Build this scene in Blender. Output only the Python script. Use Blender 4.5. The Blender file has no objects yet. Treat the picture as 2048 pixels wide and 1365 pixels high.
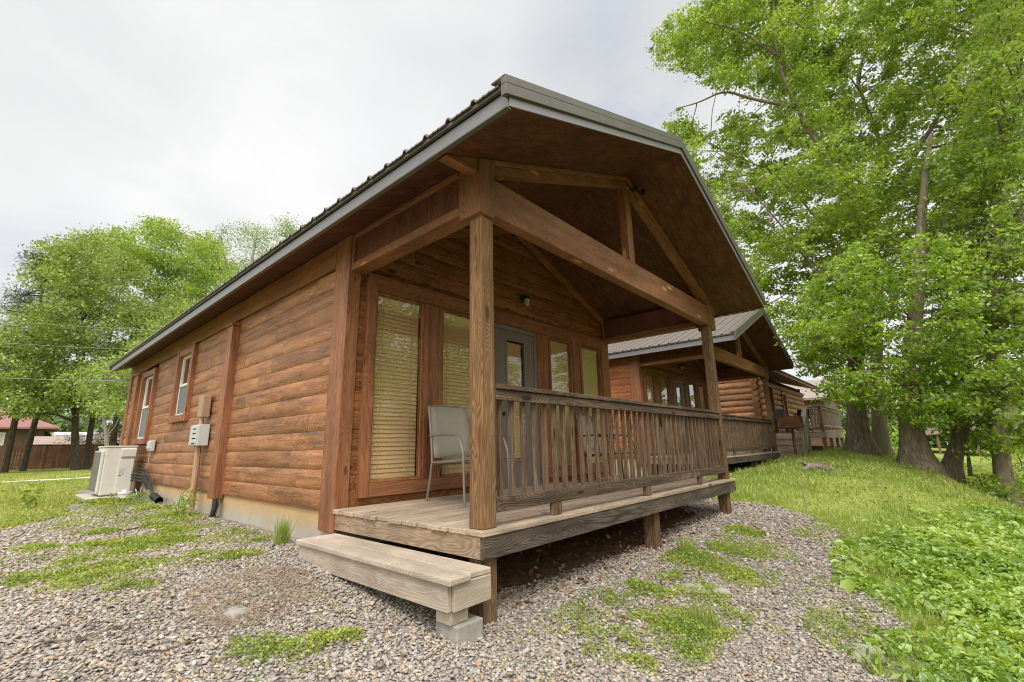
import bpy, math, random
import numpy as np
from mathutils import Matrix, Vector
random.seed(11); RNG=np.random.default_rng(11)
S=bpy.context.scene; COL=S.collection; PI=math.pi

# ---------------------------------------------------------------- node helpers
class NT:
    def __init__(s,name):
        s.m=bpy.data.materials.new(name); s.m.use_nodes=True; s.t=s.m.node_tree; s.t.nodes.clear()
        s.out=s.n('ShaderNodeOutputMaterial')
    def n(s,typ,ins=None,**props):
        nd=s.t.nodes.new(typ)
        for k,v in props.items(): setattr(nd,k,v)
        for k,v in (ins or {}).items(): s.set(nd.inputs[k],v)
        return nd
    def set(s,sock,v):
        if isinstance(v,bpy.types.NodeSocket): s.t.links.new(v,sock)
        elif isinstance(v,bpy.types.Node): s.t.links.new(v.outputs[0],sock)
        else:
            try: sock.default_value=v
            except Exception: sock.default_value=(*v,1)
    def math(s,op,a,b=0.0,clamp=False):
        nd=s.n('ShaderNodeMath',{0:a,1:b},operation=op); nd.use_clamp=clamp; return nd.outputs[0]
    def vmath(s,op,a,b=(0,0,0),scale=None):
        nd=s.n('ShaderNodeVectorMath',{0:a,1:b},operation=op)
        if scale is not None: s.set(nd.inputs['Scale'],scale)
        return nd.outputs[0]
    def noise(s,vec,scale,detail=3,rough=.55,dist=0.0):
        return s.n('ShaderNodeTexNoise',{'Vector':vec,'Scale':scale,'Detail':detail,'Roughness':rough,'Distortion':dist}).outputs[0]
    def vor(s,vec,scale,feature='F1'):
        return s.n('ShaderNodeTexVoronoi',{'Vector':vec,'Scale':scale},feature=feature)
    def ramp(s,fac,stops,interp='LINEAR'):
        r=s.n('ShaderNodeValToRGB',{'Fac':fac}); e=r.color_ramp.elements; r.color_ramp.interpolation=interp
        while len(e)<len(stops): e.new(.5)
        for el,(p,c) in zip(e,stops):
            el.position=p; el.color=(c,c,c,1) if isinstance(c,(int,float)) else (*c,1)
        return r.outputs[0]
    def mix(s,fac,a,b,blend='MIX'):
        nd=s.n('ShaderNodeMix',data_type='RGBA',blend_type=blend)
        s.set(nd.inputs[0],fac); s.set(nd.inputs[6],a if not isinstance(a,tuple) else (*a,1)); s.set(nd.inputs[7],b if not isinstance(b,tuple) else (*b,1)); return nd.outputs[2]
    def bump(s,h,strength=.4,dist=.01,normal=None):
        ins={'Height':h,'Strength':strength,'Distance':dist}
        if normal is not None: ins['Normal']=normal
        return s.n('ShaderNodeBump',ins).outputs[0]
    def obj(s): return s.n('ShaderNodeTexCoord').outputs['Object']
    def geo(s): return s.n('ShaderNodeNewGeometry')
    def bsdf(s,color,rough=.7,normal=None,metal=0.0,spec=.5,**k):
        ins={'Base Color':color,'Roughness':rough,'Metallic':metal,'Specular IOR Level':spec}
        if normal is not None: ins['Normal']=normal
        for a,b in k.items(): ins[a.replace('_',' ')]=b
        b=s.n('ShaderNodeBsdfPrincipled',ins); s.t.links.new(b.outputs[0],s.out.inputs[0]); return b

def wood(name,dark,mid,light,ax,along=.55,across=5.0,rings=85,weather=None,wamt=.5,wscale=1.3,knot=None,knot_amt=1.0,bump=.35,rough=.72,var=.22,spec=.3,fine=1.0,blotch=.6,stain=None,ringamt=.30,gain=2.1):
    """weathered or stained timber: contour-line growth rings, fibres, knots; grain runs along axis ax of the piece"""
    T=NT(name); o=T.obj(); rnd=T.geo().outputs['Random Per Island']
    off=T.vmath('SCALE',(17.3,29.1,41.7),scale=rnd); v=T.vmath('ADD',o,off)
    sc=[across]*3; sc[ax]=along
    p=T.vmath('MULTIPLY',v,tuple(sc))
    warp=T.noise(p,1.0,2,.5,.25)
    # knots pull the rings round themselves
    ks=[4.2]*3; ks[ax]=1.35
    vo=T.vor(T.vmath('MULTIPLY',v,tuple(ks)),1.0); kd=vo.outputs['Distance']
    kpull=T.math('MULTIPLY',T.math('SUBTRACT',1.0,T.math('MULTIPLY',kd,2.4,),True),.22)
    field=T.math('ADD',warp,kpull)
    rg=T.math('MULTIPLY_ADD',T.math('SINE',T.math('MULTIPLY',field,rings*2.0)),.5); 
    T.set(rg.node.inputs[2],.5)
    fs=[95.0]*3; fs[ax]=3.2
    fib=T.noise(T.vmath('MULTIPLY',v,tuple(fs)),1.0,2,.6)
    ss=[14.0]*3; ss[ax]=.8
    streak=T.noise(T.vmath('MULTIPLY',v,tuple(ss)),1.0,3,.6)
    f=T.math('ADD',T.math('MULTIPLY',rg,ringamt),T.math('ADD',T.math('MULTIPLY',fib,.42*fine),T.math('MULTIPLY',streak,.62)))
    f=T.math('MULTIPLY_ADD',f,gain); T.set(f.node.inputs[2],.5-gain*.5*(ringamt+.42*fine+.62))
    col=T.ramp(f,[(0,dark),(.5,mid),(1,light)])
    bl=T.noise(v,2.1,3,.6); col=T.mix(blotch,col,T.mix(1.0,col,T.ramp(bl,[(.25,.55),(.75,1.35)]),'MULTIPLY'))
    hs=T.n('ShaderNodeHueSaturation',{'Color':col,'Value':T.math('MULTIPLY_ADD',rnd,2*var)}); T.set(hs.inputs['Value'].links[0].from_node.inputs[2],1-var)
    col=hs.outputs[0]
    if weather:
        ws=[wscale*7]*3; ws[ax]=wscale*.75
        w=T.noise(T.vmath('MULTIPLY',v,tuple(ws)),1.0,5,.68)
        w=T.ramp(T.math('ADD',w,T.math('MULTIPLY',fib,.25)),[(.72-.3*wamt,0.0),(.95-.3*wamt,1.0)])
        col=T.mix(T.math('MULTIPLY',w,.85),col,weather)
    if stain:
        w2=T.ramp(T.noise(v,.9,4,.6),[(.52,0.0),(.7,1.0)]); col=T.mix(T.math('MULTIPLY',w2,.6),col,stain)
    if knot:
        kk=T.ramp(kd,[(.05*knot_amt,1.0),(.085*knot_amt,.75),(.12*knot_amt,0.0)])
        col=T.mix(kk,col,knot)
    h=T.math('ADD',T.math('MULTIPLY',rg,.5),T.math('ADD',T.math('MULTIPLY',fib,.7),T.math('MULTIPLY',streak,.6)))
    T.bsdf(col,rough,T.bump(h,bump,.006),spec=spec)
    return T.m

def plain(name,color,rough=.6,metal=0.0,nscale=8,namt=.15,bump=0.0,spec=.5,dirt=None,damt=.5,dscale=3.0):
    T=NT(name); o=T.obj(); n=T.noise(o,nscale,4,.6)
    c=T.mix(1.0,tuple(color),T.ramp(n,[(.25,1-namt),(.75,1+namt)]),'MULTIPLY')
    if dirt: c=T.mix(T.ramp(T.noise(o,dscale,5,.65),[(.62-.25*damt,0.0),(.85-.25*damt,.9)]),c,tuple(dirt))
    T.bsdf(c,T.math('MULTIPLY_ADD',n,.2) if False else rough,T.bump(T.noise(o,nscale*6,4,.6),bump,.005) if bump else None,metal,spec)
    return T.m

def leafmat(name,cols,trans=.4,hue=.02,vscale=.6,gloss=.06):
    T=NT(name); o=T.obj(); rnd=T.geo().outputs['Random Per Island']
    big=T.noise(o,vscale,2,.5)
    f=T.math('ADD',T.math('MULTIPLY',rnd,.55),T.math('MULTIPLY',big,.9)); f=T.math('SUBTRACT',f,.22)
    c=T.ramp(f,[(i/(len(cols)-1),k) for i,k in enumerate(cols)])
    d=T.n('ShaderNodeBsdfDiffuse',{'Color':c}); tc=T.mix(1.0,c,(1.25,1.2,.7),'MULTIPLY')
    tr=T.n('ShaderNodeBsdfTranslucent',{'Color':tc}); g=T.n('ShaderNodeBsdfGlossy',{'Color':(.9,.95,.9,1),'Roughness':.45})
    m1=T.n('ShaderNodeMixShader',{0:trans,1:d,2:tr}); m2=T.n('ShaderNodeMixShader',{0:gloss,1:m1,2:g})
    T.t.links.new(m2.outputs[0],T.out.inputs[0]); return T.m

# ---------------------------------------------------------------- materials
M={}
LOGD,LOGM,LOGL=(.15,.060,.025),(.375,.158,.064),(.53,.26,.12)
for a,nm in ((0,'x'),(1,'y'),(2,'z')):
    M['log_'+nm]=wood('stained_log_'+nm,LOGD,LOGM,LOGL,a,weather=(.07,.045,.034),wamt=.36,knot=(.10,.034,.014),knot_amt=.8,stain=(.36,.175,.09),rough=.5,spec=.42,bump=.2,blotch=.45,var=.17,rings=110,ringamt=.17,across=4)
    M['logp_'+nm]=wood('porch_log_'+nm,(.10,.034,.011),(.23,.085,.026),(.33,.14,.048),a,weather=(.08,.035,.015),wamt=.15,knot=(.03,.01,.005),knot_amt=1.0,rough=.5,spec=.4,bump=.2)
    M['trim_'+nm]=wood('stained_trim_'+nm,(.19,.073,.031),(.325,.130,.056),(.43,.19,.09),a,weather=(.15,.07,.045),wamt=.25,knot=(.10,.04,.016),knot_amt=.7,rough=.5,spec=.38,bump=.15,rings=60,ringamt=.18,fine=.7)
    M['beam_'+nm]=wood('stained_beam_'+nm,(.13,.052,.022),(.26,.112,.047),(.37,.175,.078),a,weather=(.10,.05,.028),wamt=.25,knot=(.52,.28,.07),knot_amt=1.15,rough=.6,bump=.2,rings=80,ringamt=.2,gain=1.6)
    M['log2_'+nm]=wood('fresh_log_'+nm,(.24,.072,.028),(.42,.145,.055),(.55,.22,.09),a,weather=(.2,.08,.04),wamt=.2,knot=(.12,.04,.02),rough=.6)
    M['grey_'+nm]=wood('weathered_rail_'+nm,(.04,.025,.016),(.135,.09,.060),(.27,.20,.145),a,along=.5,across=7,weather=(.055,.042,.034),wamt=.45,knot=(.035,.02,.012),rough=.85,spec=.15,bump=.5,var=.25,gain=1.6,ringamt=.22)
    M['bal_'+nm]=wood('weathered_baluster_'+nm,(.05,.028,.016),(.165,.103,.064),(.32,.235,.17),a,along=.7,across=9,weather=(.33,.28,.22),wamt=.12,wscale=2.2,knot=(.03,.017,.01),rough=.85,spec=.15,bump=.45,rings=60,var=.38,gain=1.35,ringamt=.2,blotch=.3,stain=(.14,.055,.02))
    M['deck_'+nm]=wood('weathered_deck_'+nm,(.24,.165,.11),(.44,.335,.245),(.58,.475,.365),a,along=.5,across=7,weather=(.17,.12,.085),wamt=.3,knot=(.12,.07,.04),rough=.85,spec=.15,bump=.4,var=.14,gain=1.5,ringamt=.22)
    M['step_'+nm]=wood('pale_step_'+nm,(.33,.255,.185),(.51,.42,.325),(.63,.545,.44),a,along=.5,across=6,weather=(.33,.26,.20),wamt=.3,knot=(.16,.13,.11),rough=.88,spec=.15,bump=.35,rings=110,var=.06,gain=1.4,ringamt=.2)
M['post']=wood('porch_post_timber',(.11,.052,.023),(.265,.138,.062),(.39,.225,.11),2,along=.45,across=10,weather=(.15,.09,.05),wamt=.35,knot=(.10,.04,.015),rough=.8,spec=.2,bump=.7,rings=85,ringamt=.34,gain=1.7)
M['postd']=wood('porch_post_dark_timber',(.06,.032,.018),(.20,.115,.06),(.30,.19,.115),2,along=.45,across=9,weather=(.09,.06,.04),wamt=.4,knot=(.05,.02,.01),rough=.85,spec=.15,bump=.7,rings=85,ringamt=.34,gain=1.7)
M['rimtan']=wood('tan_rim_board',(.13,.08,.045),(.36,.255,.165),(.50,.39,.28),1,along=.9,across=5.5,weather=(.2,.13,.08),wamt=.2,knot=(.16,.09,.05),rough=.85,bump=.35,rings=90,ringamt=.2,gain=1.5)
M['rimgrey']=wood('grey_rim_board',(.035,.026,.02),(.118,.09,.067),(.22,.172,.132),0,along=.5,across=6,weather=(.035,.027,.022),wamt=.45,knot=(.40,.20,.08),knot_amt=.55,rough=.88,bump=.5,rings=95,ringamt=.26,gain=1.6)
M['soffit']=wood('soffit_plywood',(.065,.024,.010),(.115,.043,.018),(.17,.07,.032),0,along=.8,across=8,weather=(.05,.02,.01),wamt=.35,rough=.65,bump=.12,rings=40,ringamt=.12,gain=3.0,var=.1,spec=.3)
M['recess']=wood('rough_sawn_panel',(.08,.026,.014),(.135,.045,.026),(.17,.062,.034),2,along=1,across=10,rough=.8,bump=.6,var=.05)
M['plog']=wood('peeled_log',(.30,.12,.055),(.50,.22,.105),(.63,.31,.16),0,weather=(.28,.12,.06),wamt=.2,knot=(.15,.06,.03),rough=.6)
M['plogy']=wood('peeled_log_y',(.42,.185,.09),(.66,.33,.17),(.78,.44,.25),1,weather=(.28,.12,.06),wamt=.2,knot=(.15,.06,.03),rough=.6)
M['plog_shade']=wood('shaded_log',(.14,.06,.022),(.28,.135,.05),(.40,.21,.085),0,weather=(.1,.05,.02),wamt=.3,knot=(.06,.025,.01),rough=.6)  # peeled logs again, with the shade of the front wall put into the brown
M['fencewood']=wood('fence_boards',(.10,.042,.025),(.19,.088,.052),(.27,.135,.085),2,rough=.85,var=.25)
M['roofm']=plain('ribbed_roof_metal',(.145,.118,.096),.6,.0,3,.08,dirt=(.17,.15,.10),damt=.25,dscale=2.2)
M['fasciam']=plain('fascia_metal',(.245,.235,.235),.36,.4,2,.06,dirt=(.25,.22,.19),damt=.2)
M['trimm']=plain('rake_trim_metal',(.14,.125,.103),.42,.4,4,.12,dirt=(.16,.15,.095),damt=.5,dscale=5)
M['concrete']=plain('concrete',(.36,.335,.29),.92,0,9,.25,.5,.2,dirt=(.22,.20,.165),damt=.5)
M['vinyl']=plain('white_vinyl',(.78,.77,.73),.4,0,5,.05)
M['screen']=plain('insect_screen',(.17,.18,.19),.7,0,40,.1)
M['doorpaint']=plain('taupe_door_paint',(.215,.175,.155),.5,0,4,.08)
M['black']=plain('black_rubber',(.017,.017,.018),.5,0,10,.2)
M['blackm']=plain('black_lamp_metal',(.02,.02,.02),.4,.3,10,.2)
M['acwhite']=plain('cream_sheet_metal',(.62,.585,.52),.45,0,3,.05,dirt=(.46,.40,.32),damt=.2)
M['acdark']=plain('dark_coil_fins',(.16,.15,.13),.6,.2,30,.3)
M['greybox']=plain('grey_enclosure',(.55,.55,.54),.45,0,5,.06,dirt=(.38,.34,.29),damt=.3)
M['conduit']=plain('painted_conduit',(.42,.28,.17),.5,.1,6,.12,dirt=(.30,.17,.09),damt=.4)
M['orange']=plain('orange_cable',(.75,.20,.06),.5)
M['whitep']=plain('white_plastic',(.78,.76,.70),.45)
M['chairm']=plain('bronze_chair_tube',(.27,.235,.19),.42,.3,6,.08)
M['chaird']=plain('dark_chair_tube',(.05,.04,.032),.45,.3,6,.08)
M['rust']=plain('rusty_iron',(.17,.07,.03),.85,.1,7,.4,.4,dirt=(.06,.04,.03),damt=.6)
M['redroof']=plain('red_metal_roof',(.30,.135,.12),.65,.0,2,.08,dirt=(.24,.13,.11),damt=.4)
M['brownsid']=plain('brown_siding',(.15,.085,.062),.8,0,3,.12)
M['shingle']=plain('grey_shingles',(.30,.25,.215),.9,0,14,.25,.4)
M['dark']=plain('painted_shade',(.02,.018,.016),.9)  # near-black colour standing in for shade indoors and under a roof
M['rvwhite']=plain('trailer_skin',(.62,.61,.58),.4,.1,3,.06,dirt=(.45,.42,.37),damt=.3)
M['oldtin']=plain('rusty_tin_roof',(.42,.31,.25),.6,.3,2,.25,dirt=(.33,.18,.12),damt=.5)
M['wire']=plain('power_line_wire',(.33,.33,.34),.5)
M['bark']=None
def bark(name,c1,c2,moss=None):
    T=NT(name); o=T.obj(); p=T.vmath('MULTIPLY',o,(7,7,1.6)); n=T.noise(p,2.0,5,.65,.6); v=T.vor(T.vmath('MULTIPLY',o,(11,11,2.2)),1.0,'DISTANCE_TO_EDGE').outputs[0]
    f=T.math('ADD',T.math('MULTIPLY',n,.8),T.math('MULTIPLY',v,.5)); c=T.ramp(f,[(.2,tuple(x*.35 for x in c1)),(.5,c1),(.85,c2)])
    if moss: c=T.mix(T.ramp(T.noise(o,1.3,4,.6),[(.5,0.0),(.72,.7)]),c,moss)
    T.bsdf(c,.9,T.bump(f,.9,.04),spec=.15); return T.m
M['bark']=bark('grey_brown_bark',(.25,.195,.145),(.46,.39,.31),(.15,.15,.075))
M['barkd']=bark('dark_bark',(.10,.075,.055),(.20,.16,.125))
M['barkp']=bark('pale_bark',(.36,.31,.25),(.52,.47,.40))
M['driftwood']=wood('driftwood',(.07,.05,.035),(.20,.16,.12),(.33,.27,.21),0,rough=.9,bump=.8)
# foundation: parged block, stained ochre near the top
M['padc']=plain('pale_concrete',(.50,.45,.37),.92,0,9,.2,.4,.2,dirt=(.32,.28,.22),damt=.3)
def foundation_mat():
    T=NT('parged_foundation'); o=T.obj(); n=T.noise(o,3,5,.6); sx=T.n('ShaderNodeSeparateXYZ',{0:o}).outputs[2]
    zz=T.math('MULTIPLY_ADD',sx,2.2); T.set(zz.node.inputs[2],.62); c=T.mix(T.ramp(T.math('ADD',zz,T.math('MULTIPLY',T.noise(T.vmath('MULTIPLY',o,(1,1.5,1)),2.2,5,.65),.55)),[(.28,0.0),(.62,1.0)]),(.47,.43,.36),(.60,.39,.19)); c=T.mix(T.ramp(n,[(.35,.45),(.6,0.0)]),c,(.40,.29,.17))
    T.bsdf(c,.9,T.bump(T.noise(o,30,4,.7),.35,.01),spec=.2); return T.m
M['found']=foundation_mat()
def glass_mat(name,tint=(.93,.96,.93)):
    T=NT(name); o=T.obj()
    nb=T.bump(T.noise(o,1.3,2,.5),.025,.05)
    ge=T.geo(); ct=T.math('ABSOLUTE',T.n('ShaderNodeVectorMath',{0:ge.outputs['Normal'],1:ge.outputs['Incoming']},operation='DOT_PRODUCT').outputs['Value'])
    fr=T.math('MULTIPLY_ADD',T.math('POWER',T.math('SUBTRACT',1.0,ct,True),5.0),.96); T.set(fr.node.inputs[2],.042)
    k=T.math('MULTIPLY',fr,1.6,True)
    t=T.n('ShaderNodeBsdfTransparent',{'Color':(*tint,1)}); g=T.n('ShaderNodeBsdfGlossy',{'Color':(1,1,1,1),'Roughness':0.0,'Normal':nb})
    m=T.n('ShaderNodeMixShader',{0:k,1:t,2:g}); T.t.links.new(m.outputs[0],T.out.inputs[0]); return T.m
M['glass']=glass_mat('window_glass')
def jar_mat():
    T=NT('jar_glass'); T.bsdf((.8,.82,.78),.15,None,0,.6,Transmission_Weight=.75); return T.m
M['jar']=jar_mat()
def blind_mat():
    T=NT('faux_wood_blind'); o=T.obj(); n=T.noise(T.vmath('MULTIPLY',o,(2,60,60)),1.0,3,.6)
    T.bsdf(T.ramp(n,[(.3,(.86,.53,.30)),(.7,(.93,.60,.36))]),.55,None,spec=.3); return T.m
M['blind']=blind_mat()
def sling_mat():
    T=NT('woven_sling'); o=T.obj()
    w=T.n('ShaderNodeTexChecker',{'Vector':o,'Scale':170.0}).outputs[1]
    c=T.mix(w,(.29,.25,.185),(.43,.38,.285)); T.bsdf(c,.75,T.bump(w,.3,.002)); return T.m
M['sling']=sling_mat()
G1=[(.05,.095,.012),(.115,.205,.022),(.215,.34,.042),(.36,.47,.075)]
M['leafA']=leafmat('oak_leaves',[(.095,.15,.015),(.21,.32,.03),(.37,.49,.052),(.56,.64,.11)],.54,vscale=.55)
M['leafC']=leafmat('bright_oak_leaves',[(.085,.16,.014),(.20,.33,.026),(.36,.50,.045),(.56,.63,.09)],.52,vscale=.8)
M['leafD']=leafmat('darker_green_leaves',[(.095,.155,.017),(.20,.31,.032),(.33,.45,.052),(.48,.58,.10)],.54,vscale=.7)  # slightly deeper green than the oak leaves
M['leafM']=leafmat('maple_leaves',[(.10,.145,.025),(.21,.285,.05),(.34,.43,.09),(.52,.59,.23)],.42,vscale=.5)
M['leafL']=leafmat('pale_leaves',[(.11,.16,.05),(.21,.29,.10),(.33,.42,.17),(.48,.56,.30)],.4,vscale=.5)
M['needle']=leafmat('pine_needles',[(.035,.05,.022),(.075,.095,.045),(.14,.155,.085),(.24,.25,.15)],.25,vscale=.7)
M['woods']=leafmat('far_woods',[(.04,.075,.015),(.085,.15,.028),(.16,.26,.045),(.28,.38,.08)],.35,vscale=.12)
M['grassb']=leafmat('grass_blades',[(.16,.225,.045),(.28,.365,.07),(.41,.475,.11),(.57,.55,.22)],.35,vscale=.45,gloss=.04)
M['lawnb']=leafmat('lawn_blades',[(.20,.245,.055),(.33,.38,.08),(.46,.48,.12),(.58,.56,.2)],.3,vscale=.3,gloss=.04)
M['ivy']=leafmat('groundcover_leaves',[(.11,.20,.022),(.22,.36,.04),(.37,.50,.06),(.56,.62,.13)],.42,vscale=.6,gloss=.07)
M['weed']=leafmat('weed_leaves',[(.10,.15,.025),(.22,.31,.045),(.40,.46,.08),(.58,.55,.13)],.35,vscale=2.5,gloss=.04)
M['straw']=leafmat('dry_straw',[(.20,.12,.075),(.33,.22,.145),(.46,.34,.24),(.55,.44,.33)],.1,vscale=2)
M['litter']=leafmat('dead_leaves',[(.12,.055,.025),(.22,.11,.05),(.36,.20,.10)],.15,vscale=2)
def stone_mat():
    T=NT('crushed_stone'); rnd=T.geo().outputs['Random Per Island']; o=T.obj()
    c=T.ramp(rnd,[(0,(.235,.20,.17)),(.14,(.32,.275,.23)),(.36,(.395,.345,.29)),(.56,(.475,.42,.35)),(.72,(.35,.30,.255)),(.83,(.46,.38,.29)),(.91,(.42,.31,.20)),(.95,(.42,.26,.14)),(.965,(.55,.52,.48))],'CONSTANT')
    c=T.mix(1.0,c,T.ramp(T.noise(o,60,3,.6),[(.3,.78),(.7,1.2)]),'MULTIPLY')
    T.bsdf(c,.85,T.bump(T.noise(o,150,3,.6),.3,.003),spec=.25); return T.m
M['stone']=stone_mat()
def ground_mat():
    T=NT('ground_cover'); o=T.obj()
    at=T.n('ShaderNodeAttribute',attribute_name='zone'); sp=T.n('ShaderNodeSeparateColor',{0:at.outputs['Color']})
    n1=T.noise(o,7,5,.65)
    vo=T.vor(o,34.0); vc=T.n('ShaderNodeSeparateColor',{0:vo.outputs['Color']}).outputs[0]
    grav=T.ramp(vc,[(0,(.24,.22,.20)),(.2,(.36,.33,.30)),(.5,(.46,.425,.38)),(.72,(.40,.36,.33)),(.86,(.46,.38,.29)),(.95,(.42,.28,.17))],'CONSTANT')
    edge=T.ramp(vo.outputs['Distance'],[(.3,1.0),(.8,.6)]); grav=T.mix(1.0,grav,edge,'MULTIPLY')
    soil=T.ramp(T.noise(o,9,6,.7),[(.3,(.085,.05,.028)),(.55,(.17,.10,.055)),(.8,(.27,.17,.095))])
    gr=T.ramp(T.math('ADD',T.math('MULTIPLY',T.noise(o,.8,4,.6),.7),T.math('MULTIPLY',T.noise(o,22,4,.7),.45)),[(.25,(.22,.155,.085)),(.42,(.18,.21,.045)),(.6,(.25,.30,.06)),(.75,(.34,.35,.10)),(.95,(.38,.31,.16))])
    gw=T.ramp(T.math('ADD',sp.outputs[0],T.math('MULTIPLY',T.math('SUBTRACT',n1,.5),.7)),[(.42,0.0),(.58,1.0)])
    sw=T.ramp(T.math('ADD',sp.outputs[1],T.math('MULTIPLY',T.math('SUBTRACT',n1,.5),.7)),[(.42,0.0),(.58,1.0)])
    c=T.mix(sw,T.mix(gw,gr,grav),soil)
    h=T.math('ADD',T.math('MULTIPLY',T.math('SUBTRACT',1.0,vo.outputs['Distance']),T.math('MULTIPLY',gw,1.0)),T.math('MULTIPLY',T.noise(o,25,5,.7),.8))
    T.bsdf(c,.95,T.bump(h,.8,.03),spec=.1); return T.m
M['ground']=ground_mat()
M['lane']=plain('pale_lane_gravel',(.56,.53,.47),.95,0,9,.2)

# ---------------------------------------------------------------- mesh helpers
class MB:
    def __init__(s): s.v=[]; s.f=[]
    def add(s,vs,fs):
        k=len(s.v); s.v+= [tuple(map(float,p)) for p in vs]; s.f+=[tuple(i+k for i in f) for f in fs]; return s
    def box(s,x0,x1,y0,y1,z0,z1,j=0.0):
        vs=[(x,y,z) for x in (x0,x1) for y in (y0,y1) for z in (z0,z1)]
        if j: vs=[tuple(c+random.uniform(-j,j) for c in p) for p in vs]
        return s.add(vs,[(0,1,3,2),(4,6,7,5),(0,4,5,1),(2,3,7,6),(0,2,6,4),(1,5,7,3)])
    def prism(s,poly,ax,a,b):
        """extrude a 2-D outline along axis ax; poly uses the other two axes in order; a,b numbers or per-vertex lists"""
        n=len(poly); A=a if isinstance(a,(list,tuple)) else [a]*n; B=b if isinstance(b,(list,tuple)) else [b]*n
        def P(q,t): l=list(q); l.insert(ax,t); return tuple(l)
        vs=[P(q,A[i]) for i,q in enumerate(poly)]+[P(q,B[i]) for i,q in enumerate(poly)]
        fs=[(i,(i+1)%n,n+(i+1)%n,n+i) for i in range(n)]+[tuple(range(n-1,-1,-1)),tuple(range(n,2*n))]
        return s.add(vs,fs)
    def tube(s,pts,r,sides=8,cap=True):
        pts=[Vector(p) for p in pts]; n=len(pts); R=r if isinstance(r,(list,tuple)) else [r]*n
        k=len(s.v); ref=Vector((0,0,1)); prev=None
        for i,p in enumerate(pts):
            t=(pts[min(i+1,n-1)]-pts[max(i-1,0)]).normalized()
            if prev is None:
                a=ref if abs(t.z)<.9 else Vector((1,0,0)); u=t.cross(a).normalized()
            else: u=(prev-t*prev.dot(t)).normalized()
            prev=u; w=t.cross(u)
            for q in range(sides):
                an=2*PI*q/sides; c=p+(u*math.cos(an)+w*math.sin(an))*R[i]; s.v.append(tuple(c))
        for i in range(n-1):
            for q in range(sides):
                a=k+i*sides+q; b=k+i*sides+(q+1)%sides; s.f.append((a,b,b+sides,a+sides))
        if cap:
            s.f.append(tuple(k+q for q in range(sides-1,-1,-1))); s.f.append(tuple(k+(n-1)*sides+q for q in range(sides)))
        return s
    def lathe(s,prof,c,sides=20):
        k=len(s.v); n=len(prof)
        for r,z in prof:
            for q in range(sides):
                an=2*PI*q/sides; s.v.append((c[0]+r*math.cos(an),c[1]+r*math.sin(an),c[2]+z))
        for i in range(n-1):
            for q in range(sides):
                a=k+i*sides+q; b=k+i*sides+(q+1)%sides; s.f.append((a,b,b+sides,a+sides))
        s.f.append(tuple(k+q for q in range(sides-1,-1,-1))); s.f.append(tuple(k+(n-1)*sides+q for q in range(sides)))
        return s
    def build(s,name,mat,parent=None,bevel=0.0,smooth=0.0):
        me=bpy.data.meshes.new(name); me.from_pydata(s.v,[],s.f); me.update()
        return finish(name,me,mat,parent,bevel,smooth)
def finish(name,me,mat,parent=None,bevel=0.0,smooth=0.0):
    import bmesh
    if smooth is not None and len(me.vertices)<60000:
        b=bmesh.new(); b.from_mesh(me); bmesh.ops.recalc_face_normals(b,faces=b.faces); b.to_mesh(me); b.free()
    o=bpy.data.objects.new(name,me); COL.objects.link(o)
    me.materials.append(mat)
    if parent is not None: o.parent=parent
    if smooth:
        me.polygons.foreach_set('use_smooth',[True]*len(me.polygons)); me.set_sharp_from_angle(angle=math.radians(smooth))
    if bevel:
        m=o.modifiers.new('edge','BEVEL'); m.width=bevel; m.segments=2; m.limit_method='ANGLE'; m.angle_limit=math.radians(40)
    return o
def np_mesh(name,V,F,mat,parent=None,smooth=False):
    """V (n,3), F (m,k) with k constant"""
    me=bpy.data.meshes.new(name); V=np.asarray(V,np.float32); F=np.asarray(F,np.int32); m,k=F.shape
    me.vertices.add(len(V)); me.vertices.foreach_set('co',V.ravel())
    me.loops.add(m*k); me.loops.foreach_set('vertex_index',F.ravel())
    me.polygons.add(m); me.polygons.foreach_set('loop_start',np.arange(0,m*k,k,dtype=np.int32))
    if smooth: me.polygons.foreach_set('use_smooth',np.ones(m,bool))
    me.update(calc_edges=True); me.materials.append(mat)
    o=bpy.data.objects.new(name,me); COL.objects.link(o)
    if parent is not None: o.parent=parent
    return o
def tag(o,label=None,cat=None,group=None,kind=None):
    if label: o['label']=label
    if cat: o['category']=cat
    if group: o['group']=group
    if kind: o['kind']=kind
    return o
def thing(name,label,cat,loc=(0,0,0),group=None,rz=0.0):
    o=bpy.data.objects.new(name,None); COL.objects.link(o); o.location=loc; o.rotation_euler=(0,0,rz); o.empty_display_size=.2
    return tag(o,label,cat,group)
def copy_tree(o,parent=None,swap=None):
    c=o.copy(); COL.objects.link(c); c.parent=parent
    if swap and c.type=='MESH' and c.data.materials and c.data.materials[0].name in swap:
        c.material_slots[0].link='OBJECT'; c.material_slots[0].material=swap[c.data.materials[0].name]
    for ch in list(o.children): copy_tree(ch,c,swap)
    return c

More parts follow.
